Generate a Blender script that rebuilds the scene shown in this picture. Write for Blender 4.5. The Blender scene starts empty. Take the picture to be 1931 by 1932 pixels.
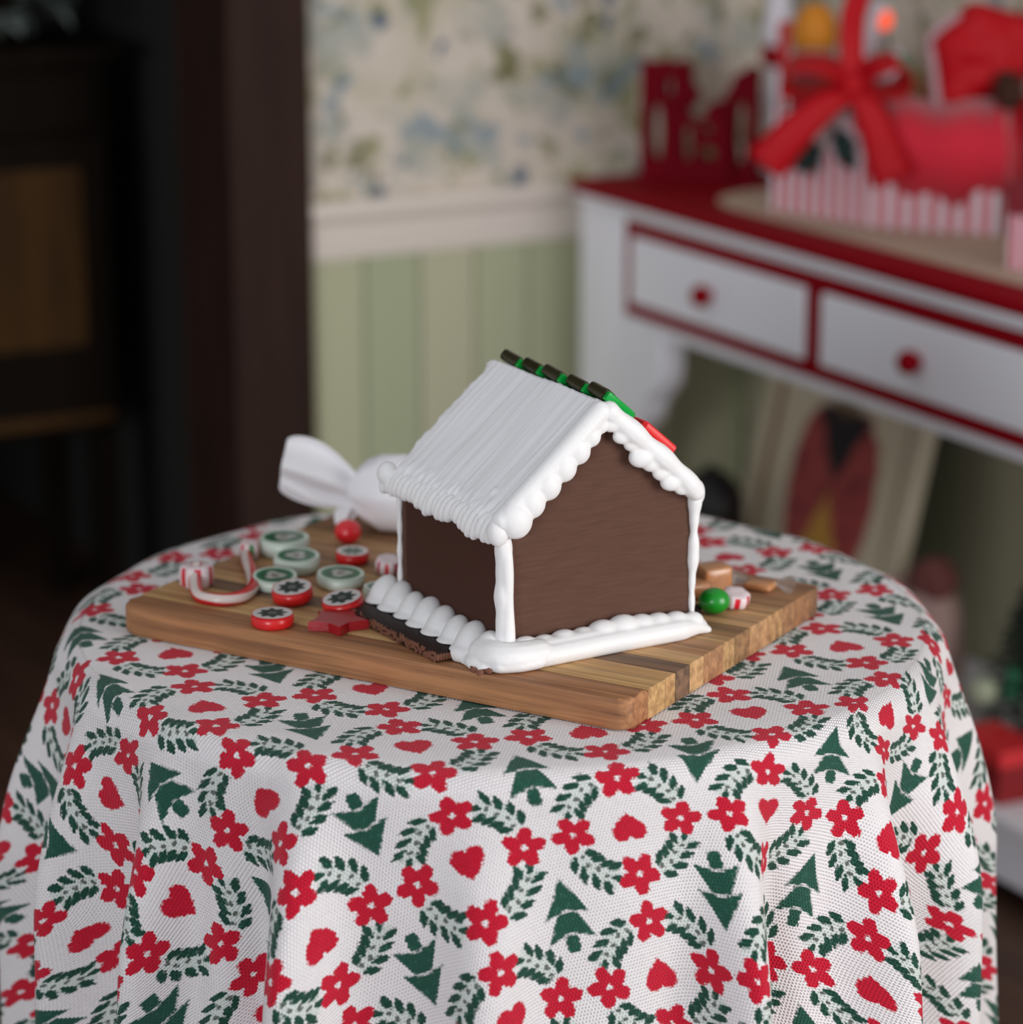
import bpy, bmesh, math, random
import numpy as np
from mathutils import Vector, Matrix, noise

SC = bpy.context.scene
COL = SC.collection
random.seed(7)
PI = math.pi

# ------------------------------------------------------------------ camera, world, light, exposure
CAM_Z, PITCH = 1.4985, 0.2706
cam_data = bpy.data.cameras.new('camera')
cam_data.sensor_width = 36.0
cam_data.lens = 36.0 * 5349.0 / 1931.0
cam_data.clip_start = 0.05
cam_data.dof.use_dof = True
cam_data.dof.focus_distance = 2.32
cam_data.dof.aperture_fstop = 3.0
cam = bpy.data.objects.new('camera', cam_data)
cam.location = (0, 0, CAM_Z)
cam.rotation_euler = (PI / 2 - PITCH, 0, 0)
COL.objects.link(cam)
SC.camera = cam

world = bpy.data.worlds.new('room_light')
SC.world = world
world.use_nodes = True
world.node_tree.nodes['Background'].inputs['Color'].default_value = (0.95, 0.96, 1.0, 1)
world.node_tree.nodes['Background'].inputs['Strength'].default_value = 0.47

def area(name, loc, target, size, power, color):
    l = bpy.data.lights.new(name, 'AREA')
    l.shape = 'RECTANGLE'
    l.size, l.size_y = size
    l.energy = power
    l.color = color
    o = bpy.data.objects.new(name, l)
    o.location = loc
    o.rotation_euler = (Vector(target) - Vector(loc)).to_track_quat('-Z', 'Y').to_euler()
    COL.objects.link(o)
    return o
# the daylight window of the right-hand wall, beyond the frame
area('window_daylight', (2.30, 0.95, 1.25), (0.0, 2.45, 0.72), (1.3, 1.5), 54.0, (1.0, 0.98, 0.96))

# added fill light far behind the camera, to lift the sideboard drawers
area('fill_far', (-3.2, -6.0, 2.0), (0.3, 4.0, 0.7), (2.2, 1.8), 270.0, (0.90, 0.95, 1.0))

SC.view_settings.view_transform = 'Standard'
SC.view_settings.look = 'None'
SC.view_settings.exposure = 0.0
SC.view_settings.gamma = 1.0
SC.view_settings.use_curve_mapping = False
SC.cycles.max_bounces = 8

# ------------------------------------------------------------------ helpers: materials
def lin(r, g, b):
    f = lambda c: (c / 255) / 12.92 if c / 255 <= 0.04045 else ((c / 255 + 0.055) / 1.055) ** 2.4
    return (f(r), f(g), f(b))

def setin(bsdf, **kw):
    for k, v in kw.items():
        k = k.replace('_', ' ')
        if k in bsdf.inputs:
            s = bsdf.inputs[k]
            if isinstance(v, tuple) and len(v) == 3 and len(s.default_value) == 4:
                v = (*v, 1)
            s.default_value = v

def mat(name, col, rough=0.5, **kw):
    m = bpy.data.materials.new(name)
    m.use_nodes = True
    b = m.node_tree.nodes['Principled BSDF']
    setin(b, Base_Color=tuple(col), Roughness=rough, **kw)
    return m

def nodes(m):
    return m.node_tree.nodes, m.node_tree.links, m.node_tree.nodes['Principled BSDF']

def ramp(nt, fac, stops, interp='LINEAR'):
    n = nt.nodes.new('ShaderNodeValToRGB')
    n.color_ramp.interpolation = interp
    els = n.color_ramp.elements
    while len(els) < len(stops):
        els.new(0.5)
    for e, (p, c) in zip(els, stops):
        e.position = p
        e.color = (*c, 1)
    nt.links.new(fac, n.inputs['Fac'])
    return n.outputs['Color']

def tex_noise(nt, vec, scale, detail=3, rough=0.5, dist=0.0):
    n = nt.nodes.new('ShaderNodeTexNoise')
    n.inputs['Scale'].default_value = scale
    n.inputs['Detail'].default_value = detail
    n.inputs['Roughness'].default_value = rough
    n.inputs['Distortion'].default_value = dist
    if vec is not None:
        nt.links.new(vec, n.inputs['Vector'])
    return n.outputs['Fac']

def coords(nt, scale=(1, 1, 1), kind='Object', rot=(0, 0, 0), loc=(0, 0, 0)):
    t = nt.nodes.new('ShaderNodeTexCoord')
    mp = nt.nodes.new('ShaderNodeMapping')
    mp.inputs['Scale'].default_value = scale
    mp.inputs['Rotation'].default_value = rot
    mp.inputs['Location'].default_value = loc
    nt.links.new(t.outputs[kind], mp.inputs['Vector'])
    return mp.outputs['Vector']

def bump(nt, height, strength=0.5, dist=0.001):
    n = nt.nodes.new('ShaderNodeBump')
    n.inputs['Strength'].default_value = strength
    n.inputs['Distance'].default_value = dist
    nt.links.new(height, n.inputs['Height'])
    nt.links.new(n.outputs['Normal'], nt.nodes['Principled BSDF'].inputs['Normal'])

class X:
    """a float socket with operators, so that a printed pattern can be written as maths"""
    nt = None
    def __init__(s, v): s.v = v
    @staticmethod
    def op(o, *a):
        n = X.nt.nodes.new('ShaderNodeMath')
        n.operation = o
        for i, x in enumerate(a):
            x = x.v if isinstance(x, X) else x
            if isinstance(x, (int, float)):
                n.inputs[i].default_value = float(x)
            else:
                X.nt.links.new(x, n.inputs[i])
        return X(n.outputs[0])
    def __add__(s, o): return X.op('ADD', s, o)
    __radd__ = __add__
    def __sub__(s, o): return X.op('SUBTRACT', s, o)
    def __rsub__(s, o): return X.op('SUBTRACT', o, s)
    def __mul__(s, o): return X.op('MULTIPLY', s, o)
    __rmul__ = __mul__
    def __truediv__(s, o): return X.op('DIVIDE', s, o)
    def abs(s): return X.op('ABSOLUTE', s)
    def floor(s): return X.op('FLOOR', s)
    def round(s): return X.op('ROUND', s)
    def sqrt(s): return X.op('SQRT', s)
    def mod(s, k): return X.op('FLOORED_MODULO', s, k)
    def sign(s): return X.op('SIGN', s)
    def sin(s): return X.op('SINE', s)
    def cos(s): return X.op('COSINE', s)
    def gt(s, o): return X.op('GREATER_THAN', s, o)
    def max(s, o): return X.op('MAXIMUM', s, o)
    def min(s, o): return X.op('MINIMUM', s, o)
    def clamp(s):
        r = X.op('ADD', s, 0.0)
        r.v.node.use_clamp = True
        return r
    def mad(s, a, b): return X.op('MULTIPLY_ADD', s, a, b)
def xatan2(a, b): return X.op('ARCTAN2', a, b)
def pick(c, a, b): return b + (a - b) * c
def inside(d, k=18.0, t=1.0): return ((t - d) * k + 0.5).clamp()

def mixc(nt, fac, a, b):
    n = nt.nodes.new('ShaderNodeMix')
    n.data_type = 'RGBA'
    for s, v in ((n.inputs[0], fac), (n.inputs[6], a), (n.inputs[7], b)):
        if isinstance(v, X): v = v.v
        if isinstance(v, tuple): s.default_value = (*v, 1)
        elif isinstance(v, (int, float)): s.default_value = v
        else: nt.links.new(v, s)
    return n.outputs[2]

def sepxyz(nt, vec):
    n = nt.nodes.new('ShaderNodeSeparateXYZ')
    nt.links.new(vec, n.inputs[0])
    return [X(n.outputs[i]) for i in range(3)]

# ------------------------------------------------------------------ helpers: objects
def tag(o, label=None, cat=None, group=None, kind=None):
    for k, v in (('label', label), ('category', cat), ('group', group), ('kind', kind)):
        if v: o[k] = v
    return o

def thing(name, label, cat, loc=(0, 0, 0), rot=(0, 0, 0), group=None):
    o = bpy.data.objects.new(name, None)
    o.empty_display_size = 0.02
    o.location = loc
    o.rotation_euler = rot
    COL.objects.link(o)
    return tag(o, label, cat, group)

def obj(name, bm, m, parent=None, smooth=None, loc=None, rot=None):
    me = bpy.data.meshes.new(name)
    if isinstance(bm, bmesh.types.BMesh):
        bmesh.ops.recalc_face_normals(bm, faces=bm.faces[:])
        bm.to_mesh(me)
        bm.free()
    else:
        me.from_pydata(*bm)
        me.update()
    for mm in (m if isinstance(m, (list, tuple)) else [m]):
        me.materials.append(mm)
    if smooth is not None:
        me.shade_smooth() if smooth >= 180 else None
        if smooth < 180:
            try:
                me.shade_smooth()
                me.set_sharp_from_angle(angle=math.radians(smooth))
            except Exception:
                pass
    o = bpy.data.objects.new(name, me)
    COL.objects.link(o)
    if parent: o.parent = parent
    if loc: o.location = loc
    if rot: o.rotation_euler = rot
    return o

def box(x0, x1, y0, y1, z0, z1, bev=0.0, seg=2, bm=None):
    b = bm or bmesh.new()
    vs = [b.verts.new((x, y, z)) for x in (x0, x1) for y in (y0, y1) for z in (z0, z1)]
    idx = [(0, 1, 3, 2), (4, 6, 7, 5), (0, 4, 5, 1), (2, 3, 7, 6), (0, 2, 6, 4), (1, 5, 7, 3)]
    fs = [b.faces.new([vs[i] for i in f]) for f in idx]
    if bev > 0:
        es = list({e for f in fs for e in f.edges})
        bmesh.ops.bevel(b, geom=es, offset=bev, segments=seg, profile=0.5, affect='EDGES')
    return b

def prism(pts, z0, z1, bev=0.0, axis='z', bm=None, seg=2):
    """outline pts in 2D pulled from z0 to z1 along an axis"""
    b = bm or bmesh.new()
    def P(p, z):
        return {'z': (p[0], p[1], z), 'y': (p[0], z, p[1]), 'x': (z, p[0], p[1])}[axis]
    lo = [b.verts.new(P(p, z0)) for p in pts]
    hi = [b.verts.new(P(p, z1)) for p in pts]
    n = len(pts)
    fs = [b.faces.new(lo[::-1]), b.faces.new(hi)]
    for i in range(n):
        fs.append(b.faces.new((lo[i], lo[(i + 1) % n], hi[(i + 1) % n], hi[i])))
    if bev > 0:
        es = list(fs[0].edges) + list(fs[1].edges)
        bmesh.ops.bevel(b, geom=es, offset=bev, segments=seg, profile=0.5, affect='EDGES')
    return b

def lathe(prof, n=40, bm=None, wob=None, c=(0, 0)):
    b = bm or bmesh.new()
    rings = []
    for r, z in prof:
        if r < 1e-6:
            rings.append([b.verts.new((c[0], c[1], z))])
        else:
            ring = []
            for i in range(n):
                a = 2 * PI * i / n
                k = r * (wob(a) if wob else 1)
                ring.append(b.verts.new((c[0] + k * math.cos(a), c[1] + k * math.sin(a), z)))
            rings.append(ring)
    for A, B in zip(rings, rings[1:]):
        if len(A) == 1 and len(B) == 1: continue
        for i in range(n):
            j = (i + 1) % n
            if len(A) == 1: b.faces.new((A[0], B[j], B[i]))
            elif len(B) == 1: b.faces.new((A[i], A[j], B[0]))
            else: b.faces.new((A[i], A[j], B[j], B[i]))
    return b

def catmull(pts, n=8):
    P = [Vector(p) for p in pts]
    P = [P[0] * 2 - P[1]] + P + [P[-1] * 2 - P[-2]]
    out = []
    for i in range(1, len(P) - 2):
        for k in range(n):
            t = k / n
            a, b, c, d = P[i - 1:i + 3]
            out.append(0.5 * ((2 * b) + (c - a) * t + (2 * a - 5 * b + 4 * c - d) * t * t + (3 * b - a - 3 * c + d) * t ** 3))
    out.append(P[-2])
    return out

def tube(path, rad, n=14, bm=None, uv=False, sx=1.0):
    """round tube along path; rad a number or a function of 0..1"""
    b = bm or bmesh.new()
    uvl = b.loops.layers.uv.verify() if uv else None
    path = [Vector(p) for p in path]
    m = len(path)
    up = Vector((0, 0, 1))
    rings = []
    for i, p in enumerate(path):
        t = (path[min(i + 1, m - 1)] - path[max(i - 1, 0)]).normalized()
        s = t.cross(up)
        if s.length < 1e-3: s = t.cross(Vector((0, 1, 0)))
        s.normalize()
        u = s.cross(t)
        r = rad(i / (m - 1)) if callable(rad) else rad
        rings.append([b.verts.new(p + s * (math.cos(2 * PI * k / n) * r * sx) + u * (math.sin(2 * PI * k / n) * r)) for k in range(n)])
    for i in range(m - 1):
        for k in range(n):
            j = (k + 1) % n
            f = b.faces.new((rings[i][k], rings[i][j], rings[i + 1][j], rings[i + 1][k]))
            if uv:
                for lp, (a, c) in zip(f.loops, ((i, k), (i, k + 1), (i + 1, k + 1), (i + 1, k))):
                    lp[uvl].uv = (a / (m - 1), c / n)
    b.faces.new(rings[0][::-1])
    b.faces.new(rings[-1])
    return b

def ball(c, r, bm=None, sub=3, rot=None, scale=(1, 1, 1)):
    b = bm or bmesh.new()
    M = Matrix.Translation(Vector(c)) @ (rot.to_4x4() if rot else Matrix.Identity(4)) @ Matrix.Diagonal((r * scale[0], r * scale[1], r * scale[2], 1))
    bmesh.ops.create_icosphere(b, subdivisions=sub, radius=1.0, matrix=M)
    return b

DG = None
def remeshed(bm, voxel, smooth_it=4, floor=None):
    """merge overlapping blobs into one skin (voxel remesh), returned as a bmesh"""
    me = bpy.data.meshes.new('tmp')
    bm.to_mesh(me); bm.free()
    o = bpy.data.objects.new('tmp', me)
    COL.objects.link(o)
    r = o.modifiers.new('r', 'REMESH'); r.mode = 'VOXEL'; r.voxel_size = voxel; r.use_smooth_shade = True
    s = o.modifiers.new('s', 'SMOOTH'); s.iterations = smooth_it; s.factor = 0.5
    dg = bpy.context.evaluated_depsgraph_get()
    res = bpy.data.meshes.new_from_object(o.evaluated_get(dg))
    b = bmesh.new(); b.from_mesh(res)
    bpy.data.objects.remove(o); bpy.data.meshes.remove(me); bpy.data.meshes.remove(res)
    if floor:
        for v in b.verts: v.co.z = max(v.co.z, floor(v.co))
    return b

def nz(*p): return noise.noise(Vector(p))

def copy_tree(o, parent=None):
    c = o.copy(); COL.objects.link(c)
    if parent: c.parent = parent
    for ch in list(o.children): copy_tree(ch, c)
    return c

# ------------------------------------------------------------------ materials
def wood(name, dark, light, grain=(3, 60, 60), rough=0.6, bstr=0.4, bd=0.0008, speck=0.0):
    m = mat(name, light, rough)
    nt = m.node_tree
    v = coords(nt, grain)
    info = nt.nodes.new('ShaderNodeObjectInfo')
    ad = nt.nodes.new('ShaderNodeVectorMath'); ad.operation = 'ADD'
    nt.links.new(v, ad.inputs[0]); 
    sc = nt.nodes.new('ShaderNodeMath'); sc.operation = 'MULTIPLY'; sc.inputs[1].default_value = 37.0
    nt.links.new(info.outputs['Random'], sc.inputs[0])
    nt.links.new(sc.outputs[0], ad.inputs[1])
    f = tex_noise(nt, ad.outputs[0], 1.0, 5, 0.62, 0.3)
    c = ramp(nt, f, [(0.30, dark), (0.47, tuple(0.5 * (a + b) for a, b in zip(dark, light))), (0.62, light)])
    nt.links.new(c, nt.nodes['Principled BSDF'].inputs['Base Color'])
    bump(nt, f, bstr, bd)
    return m

M = {}
M['icing'] = mat('white_icing', (0.80, 0.79, 0.79), 0.55)
nt = M['icing'].node_tree
bump(nt, tex_noise(nt, coords(nt), 160, 4), 0.25, 0.0012)
M['roof_icing'] = mat('brushed_white_icing', (0.83, 0.82, 0.84), 0.65)
nt = M['roof_icing'].node_tree
bump(nt, tex_noise(nt, coords(nt, (14, 260, 14)), 1.0, 4, 0.6), 0.35, 0.0016)

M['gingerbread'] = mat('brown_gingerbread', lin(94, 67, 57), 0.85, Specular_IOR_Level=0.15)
nt = M['gingerbread'].node_tree
v = coords(nt, (34, 34, 330), rot=(0, math.radians(5), 0))
f1 = tex_noise(nt, v, 1.0, 4, 0.6, 0.6)
f2 = tex_noise(nt, coords(nt), 330, 3, 0.6)
c1 = ramp(nt, f1, [(0.32, lin(86, 60, 50)), (0.68, lin(94, 67, 56))])
spk = ramp(nt, f2, [(0.745, (0, 0, 0)), (0.79, (1, 1, 1))])
nt.links.new(mixc(nt, spk, c1, lin(168, 142, 126)), nt.nodes['Principled BSDF'].inputs['Base Color'])
bump(nt, f1, 0.5, 0.0013)
M['gingerbread_shaded'] = mat('smooth_shaded_gingerbread', lin(66, 38, 29), 0.75, Specular_IOR_Level=0.25)  # smoother surface; side-wall shade is put into the darker brown
nt = M['gingerbread_shaded'].node_tree
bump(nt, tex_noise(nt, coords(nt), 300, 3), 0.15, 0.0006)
M['chocolate'] = mat('dark_chocolate', lin(40, 24, 17), 0.6, Specular_IOR_Level=0.3)
nt = M['chocolate'].node_tree
bump(nt, tex_noise(nt, coords(nt, (60, 300, 300)), 1.0, 4), 0.4, 0.001)
M['chocolate_edge'] = mat('broken_chocolate_edge', lin(125, 78, 58), 0.7)
nt = M['chocolate_edge'].node_tree
bump(nt, tex_noise(nt, coords(nt), 700, 4), 0.9, 0.002)

# ------------------------------------------------------------------ the printed cloth
TC = Vector((-0.009, 2.454)); KY = 1.028
R_FLAT, R_BEND, Z_TOP = 0.378, 0.021, 0.722
PAT_A = Vector((-0.293, 2.344))
ADIR = math.radians(16.3)

def cloth_material():
    m = mat('printed_christmas_cotton', (0.8, 0.8, 0.8), 0.85, Specular_IOR_Level=0.15, Sheen_Weight=0.12)
    nt = m.node_tree; X.nt = nt
    uvn = nt.nodes.new('ShaderNodeUVMap'); uvn.uv_map = 'cloth'
    U0, V0, _ = sepxyz(nt, uvn.outputs['UV'])
    per = 0.0216
    hair = X(tex_noise(nt, uvn.outputs['UV'], 30, 4, 0.75)) - 0.5
    hair2 = X(tex_noise(nt, uvn.outputs['UV'], 9, 2, 0.5)) - 0.5
    row = (V0 / per).floor()
    uu = U0 / per + row * 0.5
    us = (uu.floor() + 0.5 - row * 0.5) * per
    vs = (row + 0.5) * per
    u = pick(0.55, us, U0) + hair * 0.05 + hair2 * 0.012
    v = pick(0.55, vs, V0) + hair * 0.045
    col = (u + 0.5).floor()
    x = u - col
    y = ((v + 0.5).floor() - v)
    par = col.mod(2.0) * 2.0 - 1.0
    # heart
    hx = x * (1 / 0.108)
    hy = (y * par).mad(1.15 / 0.106, 0.15)
    t = hy - hx.abs().sqrt() * 0.72
    heart = inside(hx * hx + t * t, 6)
    # flower, one per quarter turn
    ax, ay = x.abs(), y.abs()
    g = ax.gt(ay)
    fa = pick(g, ax, ay) - 0.345
    fb = pick(g, y * x.sign(), (x * y.sign()) * -1.0)
    th = xatan2(fb, fa)
    k5 = 2 * PI / 5
    th = th - (th * (1 / k5)).round() * k5
    rr = (fa * fa + fb * fb).sqrt()
    px = (rr * th.cos()).mad(1 / 0.062, -0.078 / 0.062)
    py = (rr * th.sin()) * (1 / 0.0465)
    petal = inside(px * px + py * py, 7)
    red = heart.max(petal)
    # sprig of leaves, folded to the first quarter
    q = (x * y).gt(0.0)
    sx = pick(q, ax, ay)
    sy = pick(q, ay, ax)
    leaves = None
    def leaf(rad, ang, turn, a, b):
        nonlocal leaves
        an = math.radians(ang)
        cx, cy = rad * math.cos(an), rad * math.sin(an)
        d = an + PI / 2 + math.radians(turn)
        ca, sa = math.cos(d), math.sin(d)
        dx = sx.mad(ca / a, -(cx * ca + cy * sa) / a) + sy * (sa / a)
        dy = sx.mad(-sa / b, (cx * sa - cy * ca) / b) + sy * (ca / b)
        w = dx * dx + dy.abs()
        leaves = w if leaves is None else leaves.min(w)
    for i, ang in enumerate((28, 39, 50, 61)):
        leaf(0.437 + 0.006 * (i % 2), ang, -42, 0.060, 0.0265)
        leaf(0.305, ang + 1, 44, 0.054, 0.0255)
    leaf(0.372, 68, 0, 0.050, 0.022)
    leafm = inside(leaves, 5)
    dots = None
    for ang, rad in ((26, 0.362), (36, 0.378), (46, 0.362), (57, 0.378)):
        an = math.radians(ang)
        dx = sx - rad * math.cos(an); dy = sy - rad * math.sin(an)
        w = dx * dx + dy * dy
        dots = w if dots is None else dots.min(w)
    dotm = inside(dots * (1 / 0.0165 ** 2), 4)
    rad = (x * x + y * y).sqrt()
    halo = inside((rad - 0.37).abs() * (1 / 0.075), 6) * inside((xatan2(sy, sx) - PI / 4).abs() * (1 / 0.40), 5)
    # fir tree at the corner of four wreaths
    tc = u.floor()
    tx = (u - tc - 0.5).abs()
    ty = (v.floor() + 0.5 - v) * (tc.mod(2.0) * 2.0 - 1.0)
    K = 90.0
    up = ((0.24 - ty) * 0.59 - tx).min(ty + tx * 0.26 - 0.040)
    lo = (ty.mad(-0.48, 0.0704) - tx).min((ty + tx * 0.26) * -1.0 + 0.029).min(ty + tx * 0.35 + 0.107)
    bx = tx * (1 / 0.042); by = (ty + 0.178) * (1 / 0.058)
    tr = (1.0 - (bx * bx * bx * bx + by * by * by * by)) * 0.02
    tree = (up.max(lo).max(tr) * K + 0.5).clamp()
    # colours
    flk = X(tex_noise(nt, uvn.outputs['UV'], 26, 4, 0.7))
    weave = ((U0 / per + row * 0.5) * (2 * PI)).sin() * 0.5 + ((V0 / per) * (2 * PI)).sin() * 0.5
    white = mixc(nt, (hair2 * 1.2 + 0.5).clamp(), (0.87, 0.82, 0.83), (0.91, 0.87, 0.87))
    white = mixc(nt, ((weave * -0.5 - 0.08) * 0.6).clamp(), white, (0.52, 0.46, 0.50))
    mint = mixc(nt, halo * 0.32, white, lin(150, 196, 176))
    lightg = ((flk - 0.54) * 5.0 + weave * 0.25).clamp()  # lighter flecks: highlights on raised threads put into the green
    green = mixc(nt, lightg * 0.55, (0.010, 0.062, 0.040), (0.055, 0.22, 0.15))
    greent = mixc(nt, lightg * 0.6, (0.014, 0.085, 0.056), (0.06, 0.22, 0.155))
    rc = mixc(nt, (weave * 0.3 + 0.35 + (flk - 0.5)).clamp(), (0.52, 0.003, 0.022), (0.74, 0.014, 0.050))
    c = mixc(nt, dotm * 0.85, mint, lin(52, 66, 50))
    c = mixc(nt, leafm, c, green)
    c = mixc(nt, tree, c, greent)
    c = mixc(nt, red, c, rc)
    nt.links.new(c, nt.nodes['Principled BSDF'].inputs['Base Color'])
    hh = weave + hair * 1.5
    bump(nt, hh.v, 0.8, 0.0010)
    return m

def smooth01(t): 
    t = np.clip(t, 0, 1); return t * t * (3 - 2 * t)

def build_cloth():
    nphi = 1080
    phi = (np.arange(nphi) / nphi) * 2 * PI - PI          # 0 = towards the camera, positive to the right
    ridges = [(-100, 1, 6), (-81, 1.0, 4.5), (-61, 1.0, 4.5), (-43, 1.0, 4.2), (-34, .2, 3), (-22.5, 1.1, 4.2), (-1.5, .5, 4.5), (14, .15, 6),
              (27.5, 1.0, 4.0), (48, 1.05, 4.5), (66, .9, 4.5), (85, 1.0, 5.5), (106, 1, 7), (128, 1, 7), (150, 1, 7), (172, 1, 7), (-166, 1, 7), (-144, 1, 7), (-121, 1, 7)]
    ridges += [(-28.5, -.35, 3), (-49, -.3, 3.2), (33.5, -.3, 3.2), (55, -.35, 4), (-68, -.3, 4)]
    f = np.zeros(nphi)
    for a, h, w in ridges:
        d = (np.degrees(phi) - a + 180) % 360 - 180
        f = f + h * np.exp(-np.abs(d / w) ** 2.1)
    # flat radius samples
    r_top = np.concatenate([[0.004], np.linspace(0.02, R_FLAT, 46)])
    bend_len = R_BEND * math.radians(84)
    r_bend = R_FLAT + np.linspace(0, bend_len, 13)[1:]
    drop = 0.44
    r_drop = R_FLAT + bend_len + np.linspace(0, drop, 110)[1:]
    rs = np.concatenate([r_top, r_bend, r_drop])
    V = np.zeros((len(rs), nphi, 3)); UV = np.zeros((len(rs), nphi, 2))
    ang_end = math.radians(84)
    for i, r in enumerate(rs):
        if r <= R_FLAT:
            base, z, s = r, 0.0, 0.0
        elif r <= R_FLAT + bend_len + 1e-9:
            a = (r - R_FLAT) / R_BEND
            base = R_FLAT + R_BEND * math.sin(a); z = -R_BEND * (1 - math.cos(a)); s = 0.0
        else:
            s = r - R_FLAT - bend_len
            base = R_FLAT + R_BEND * math.sin(ang_end) + s * 0.055
            z = -R_BEND * (1 - math.cos(ang_end)) - s * 0.975
        zz = np.full(nphi, Z_TOP + z)
        if r <= R_FLAT + bend_len * .8:
            k = smooth01((R_FLAT * 0.99 - r) / 0.05)
            zz += np.array([0.0012 * nz(r * math.sin(p) * 16, r * math.cos(p) * 16, 3.1) for p in phi]) * float(k) - 0.0007 * float(k)
        # the folds start inside the rim as soft dips and deepen with the drop
        amp = 0.056 * smooth01((r - R_FLAT - 0.008) / 0.22) ** 0.85 if r > R_FLAT else 0.0
        edge = smooth01((r - R_FLAT + 0.05) / 0.09) * (1 - 0.5 * smooth01((r - R_FLAT - 0.1) / 0.1))
        wob = 0.0045 * np.sin(phi * 5 + s * 9 + 1.0) * smooth01(s / 0.12)
        rho = base - 0.009 * smooth01(s / 0.2) + amp * f + wob
        zz -= 0.004 * (1 - np.clip(f, 0, 1)) * edge * float(smooth01((r - R_FLAT + 0.04) / 0.06))
        V[i, :, 0] = TC.x + rho * np.sin(phi); V[i, :, 1] = TC.y - rho * np.cos(phi) * KY; V[i, :, 2] = zz
        if r > R_FLAT:
            dx = np.diff(V[i, :, 0], append=V[i, 0, 0]); dy = np.diff(V[i, :, 1], append=V[i, 0, 1])
            L = np.concatenate([[0], np.cumsum(np.hypot(dx, dy))])
            mid = np.interp(0, phi, L[:-1])
            th = (L[:-1] - mid) / r
            tot = L[-1] / r / (2 * PI)
            w = float(smooth01((r - R_FLAT) / 0.03))
            th = (th if tot <= 1.02 else th / tot * 1.02) * (1 + 0.06 * w)
        else:
            th = phi
        # the print runs a little short where the cotton eases round the rim
        ru = r + np.clip(0.018 + 0.024 * np.sin(phi), 0.002, 0.034) * float(smooth01((r - 0.355) / 0.12))
        fx = TC.x + ru * np.sin(th) - PAT_A.x; fy = TC.y - ru * np.cos(th) * KY - PAT_A.y
        UV[i, :, 0] = (fx * math.cos(ADIR) + fy * math.sin(ADIR)) / 0.1415
        UV[i, :, 1] = (fx * math.sin(ADIR) - fy * math.cos(ADIR)) / 0.145
        if i in (70, 100, len(rs) - 1): print('cloth ring', i, 's', round(float(s), 3), 'length share', round(float(L[-1] / r / 2 / PI), 3))
    nr = len(rs)
    verts = V.reshape(-1, 3)
    ii, jj = np.meshgrid(np.arange(nr - 1), np.arange(nphi), indexing='ij')
    j2 = (jj + 1) % nphi
    quads = np.stack([ii * nphi + jj, (ii + 1) * nphi + jj, (ii + 1) * nphi + j2, ii * nphi + j2], -1).reshape(-1, 4)
    me = bpy.data.meshes.new('tablecloth')
    me.from_pydata(verts.tolist(), [], quads.tolist() + [list(range(nphi))[::-1]])
    uvl = me.uv_layers.new(name='cloth')
    li = np.zeros(len(me.loops), dtype=np.int32); me.loops.foreach_get('vertex_index', li)
    uvf = UV.reshape(-1, 2)[li]
    # the seam at the back: carry the last column on instead of jumping
    last = UV[:, -1, :] + (UV[:, -1, :] - UV[:, -2, :])
    nq = len(quads) * 4
    seam = np.zeros(len(li), bool); seam[:nq] = ((li[:nq] % nphi) == 0) & np.repeat((jj.reshape(-1) == nphi - 1), 4)
    uvf[seam] = last[li[seam] // nphi]
    uvl.data.foreach_set('uv', uvf.astype(np.float32).ravel())
    me.materials.append(cloth_material())
    me.shade_smooth()
    me.update()
    o = bpy.data.objects.new('tablecloth', me)
    COL.objects.link(o)
    tag(o, 'white cotton tablecloth printed with red hearts, flowers, green sprigs and fir trees', 'tablecloth')
    return o
build_cloth()

# the small round table under the cloth
t = thing('round_table', 'small round pedestal table hidden under the printed tablecloth', 'table', (TC.x, TC.y, 0))
M['table_wood'] = wood('table_wood', lin(70, 45, 30), lin(110, 75, 50))
obj('tabletop', lathe([(0, .692), (.350, .692), (.362, .697), (.366, .706), (.362, .715), (.35, .7165), (0, .7165)], 64), M['table_wood'], t, 30)
obj('pedestal', lathe([(0, .05), (.05, .05), (.045, .12), (.025, .2), (.035, .4), (.022, .5), (.04, .66), (.09, .692), (0, .692)], 32), M['table_wood'], t, 40)
obj('base', lathe([(0, 0), (.2, 0), (.2, .02), (.16, .035), (.05, .05), (0, .05)], 40), M['table_wood'], t, 40)

# ------------------------------------------------------------------ cutting board of glued strips
ZB = 0.749
BO = Vector((-0.349, 2.398)); BANG = math.radians(-30.5)
bt = thing('cutting_board', 'brown butcher block board of glued wooden strips under the gingerbread house', 'cutting board', (BO.x, BO.y, 0.7225), (0, 0, BANG))
BL, BW, BT = 0.513, 0.366, ZB - 0.7225
tones = [((116, 74, 46), (172, 118, 76)), ((150, 112, 66), (205, 168, 112)), ((142, 106, 66), (198, 156, 104)), ((70, 54, 44), (120, 92, 72)),
         ((150, 116, 74), (206, 166, 116)), ((118, 82, 54), (176, 130, 92)), ((140, 104, 66), (196, 158, 108)), ((96, 70, 46), (150, 112, 74)),
         ((138, 104, 70), (190, 148, 104)), ((126, 92, 58), (188, 148, 100)), ((112, 78, 52), (160, 118, 80)), ((100, 68, 46), (150, 106, 70)), ((84, 58, 40), (130, 90, 60))]
wid = [.034, .030, .018, .026, .026, .036, .022, .030, .036, .030, .026, .030, .022]
wid = [w * BW / sum(wid) for w in wid]
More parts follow.
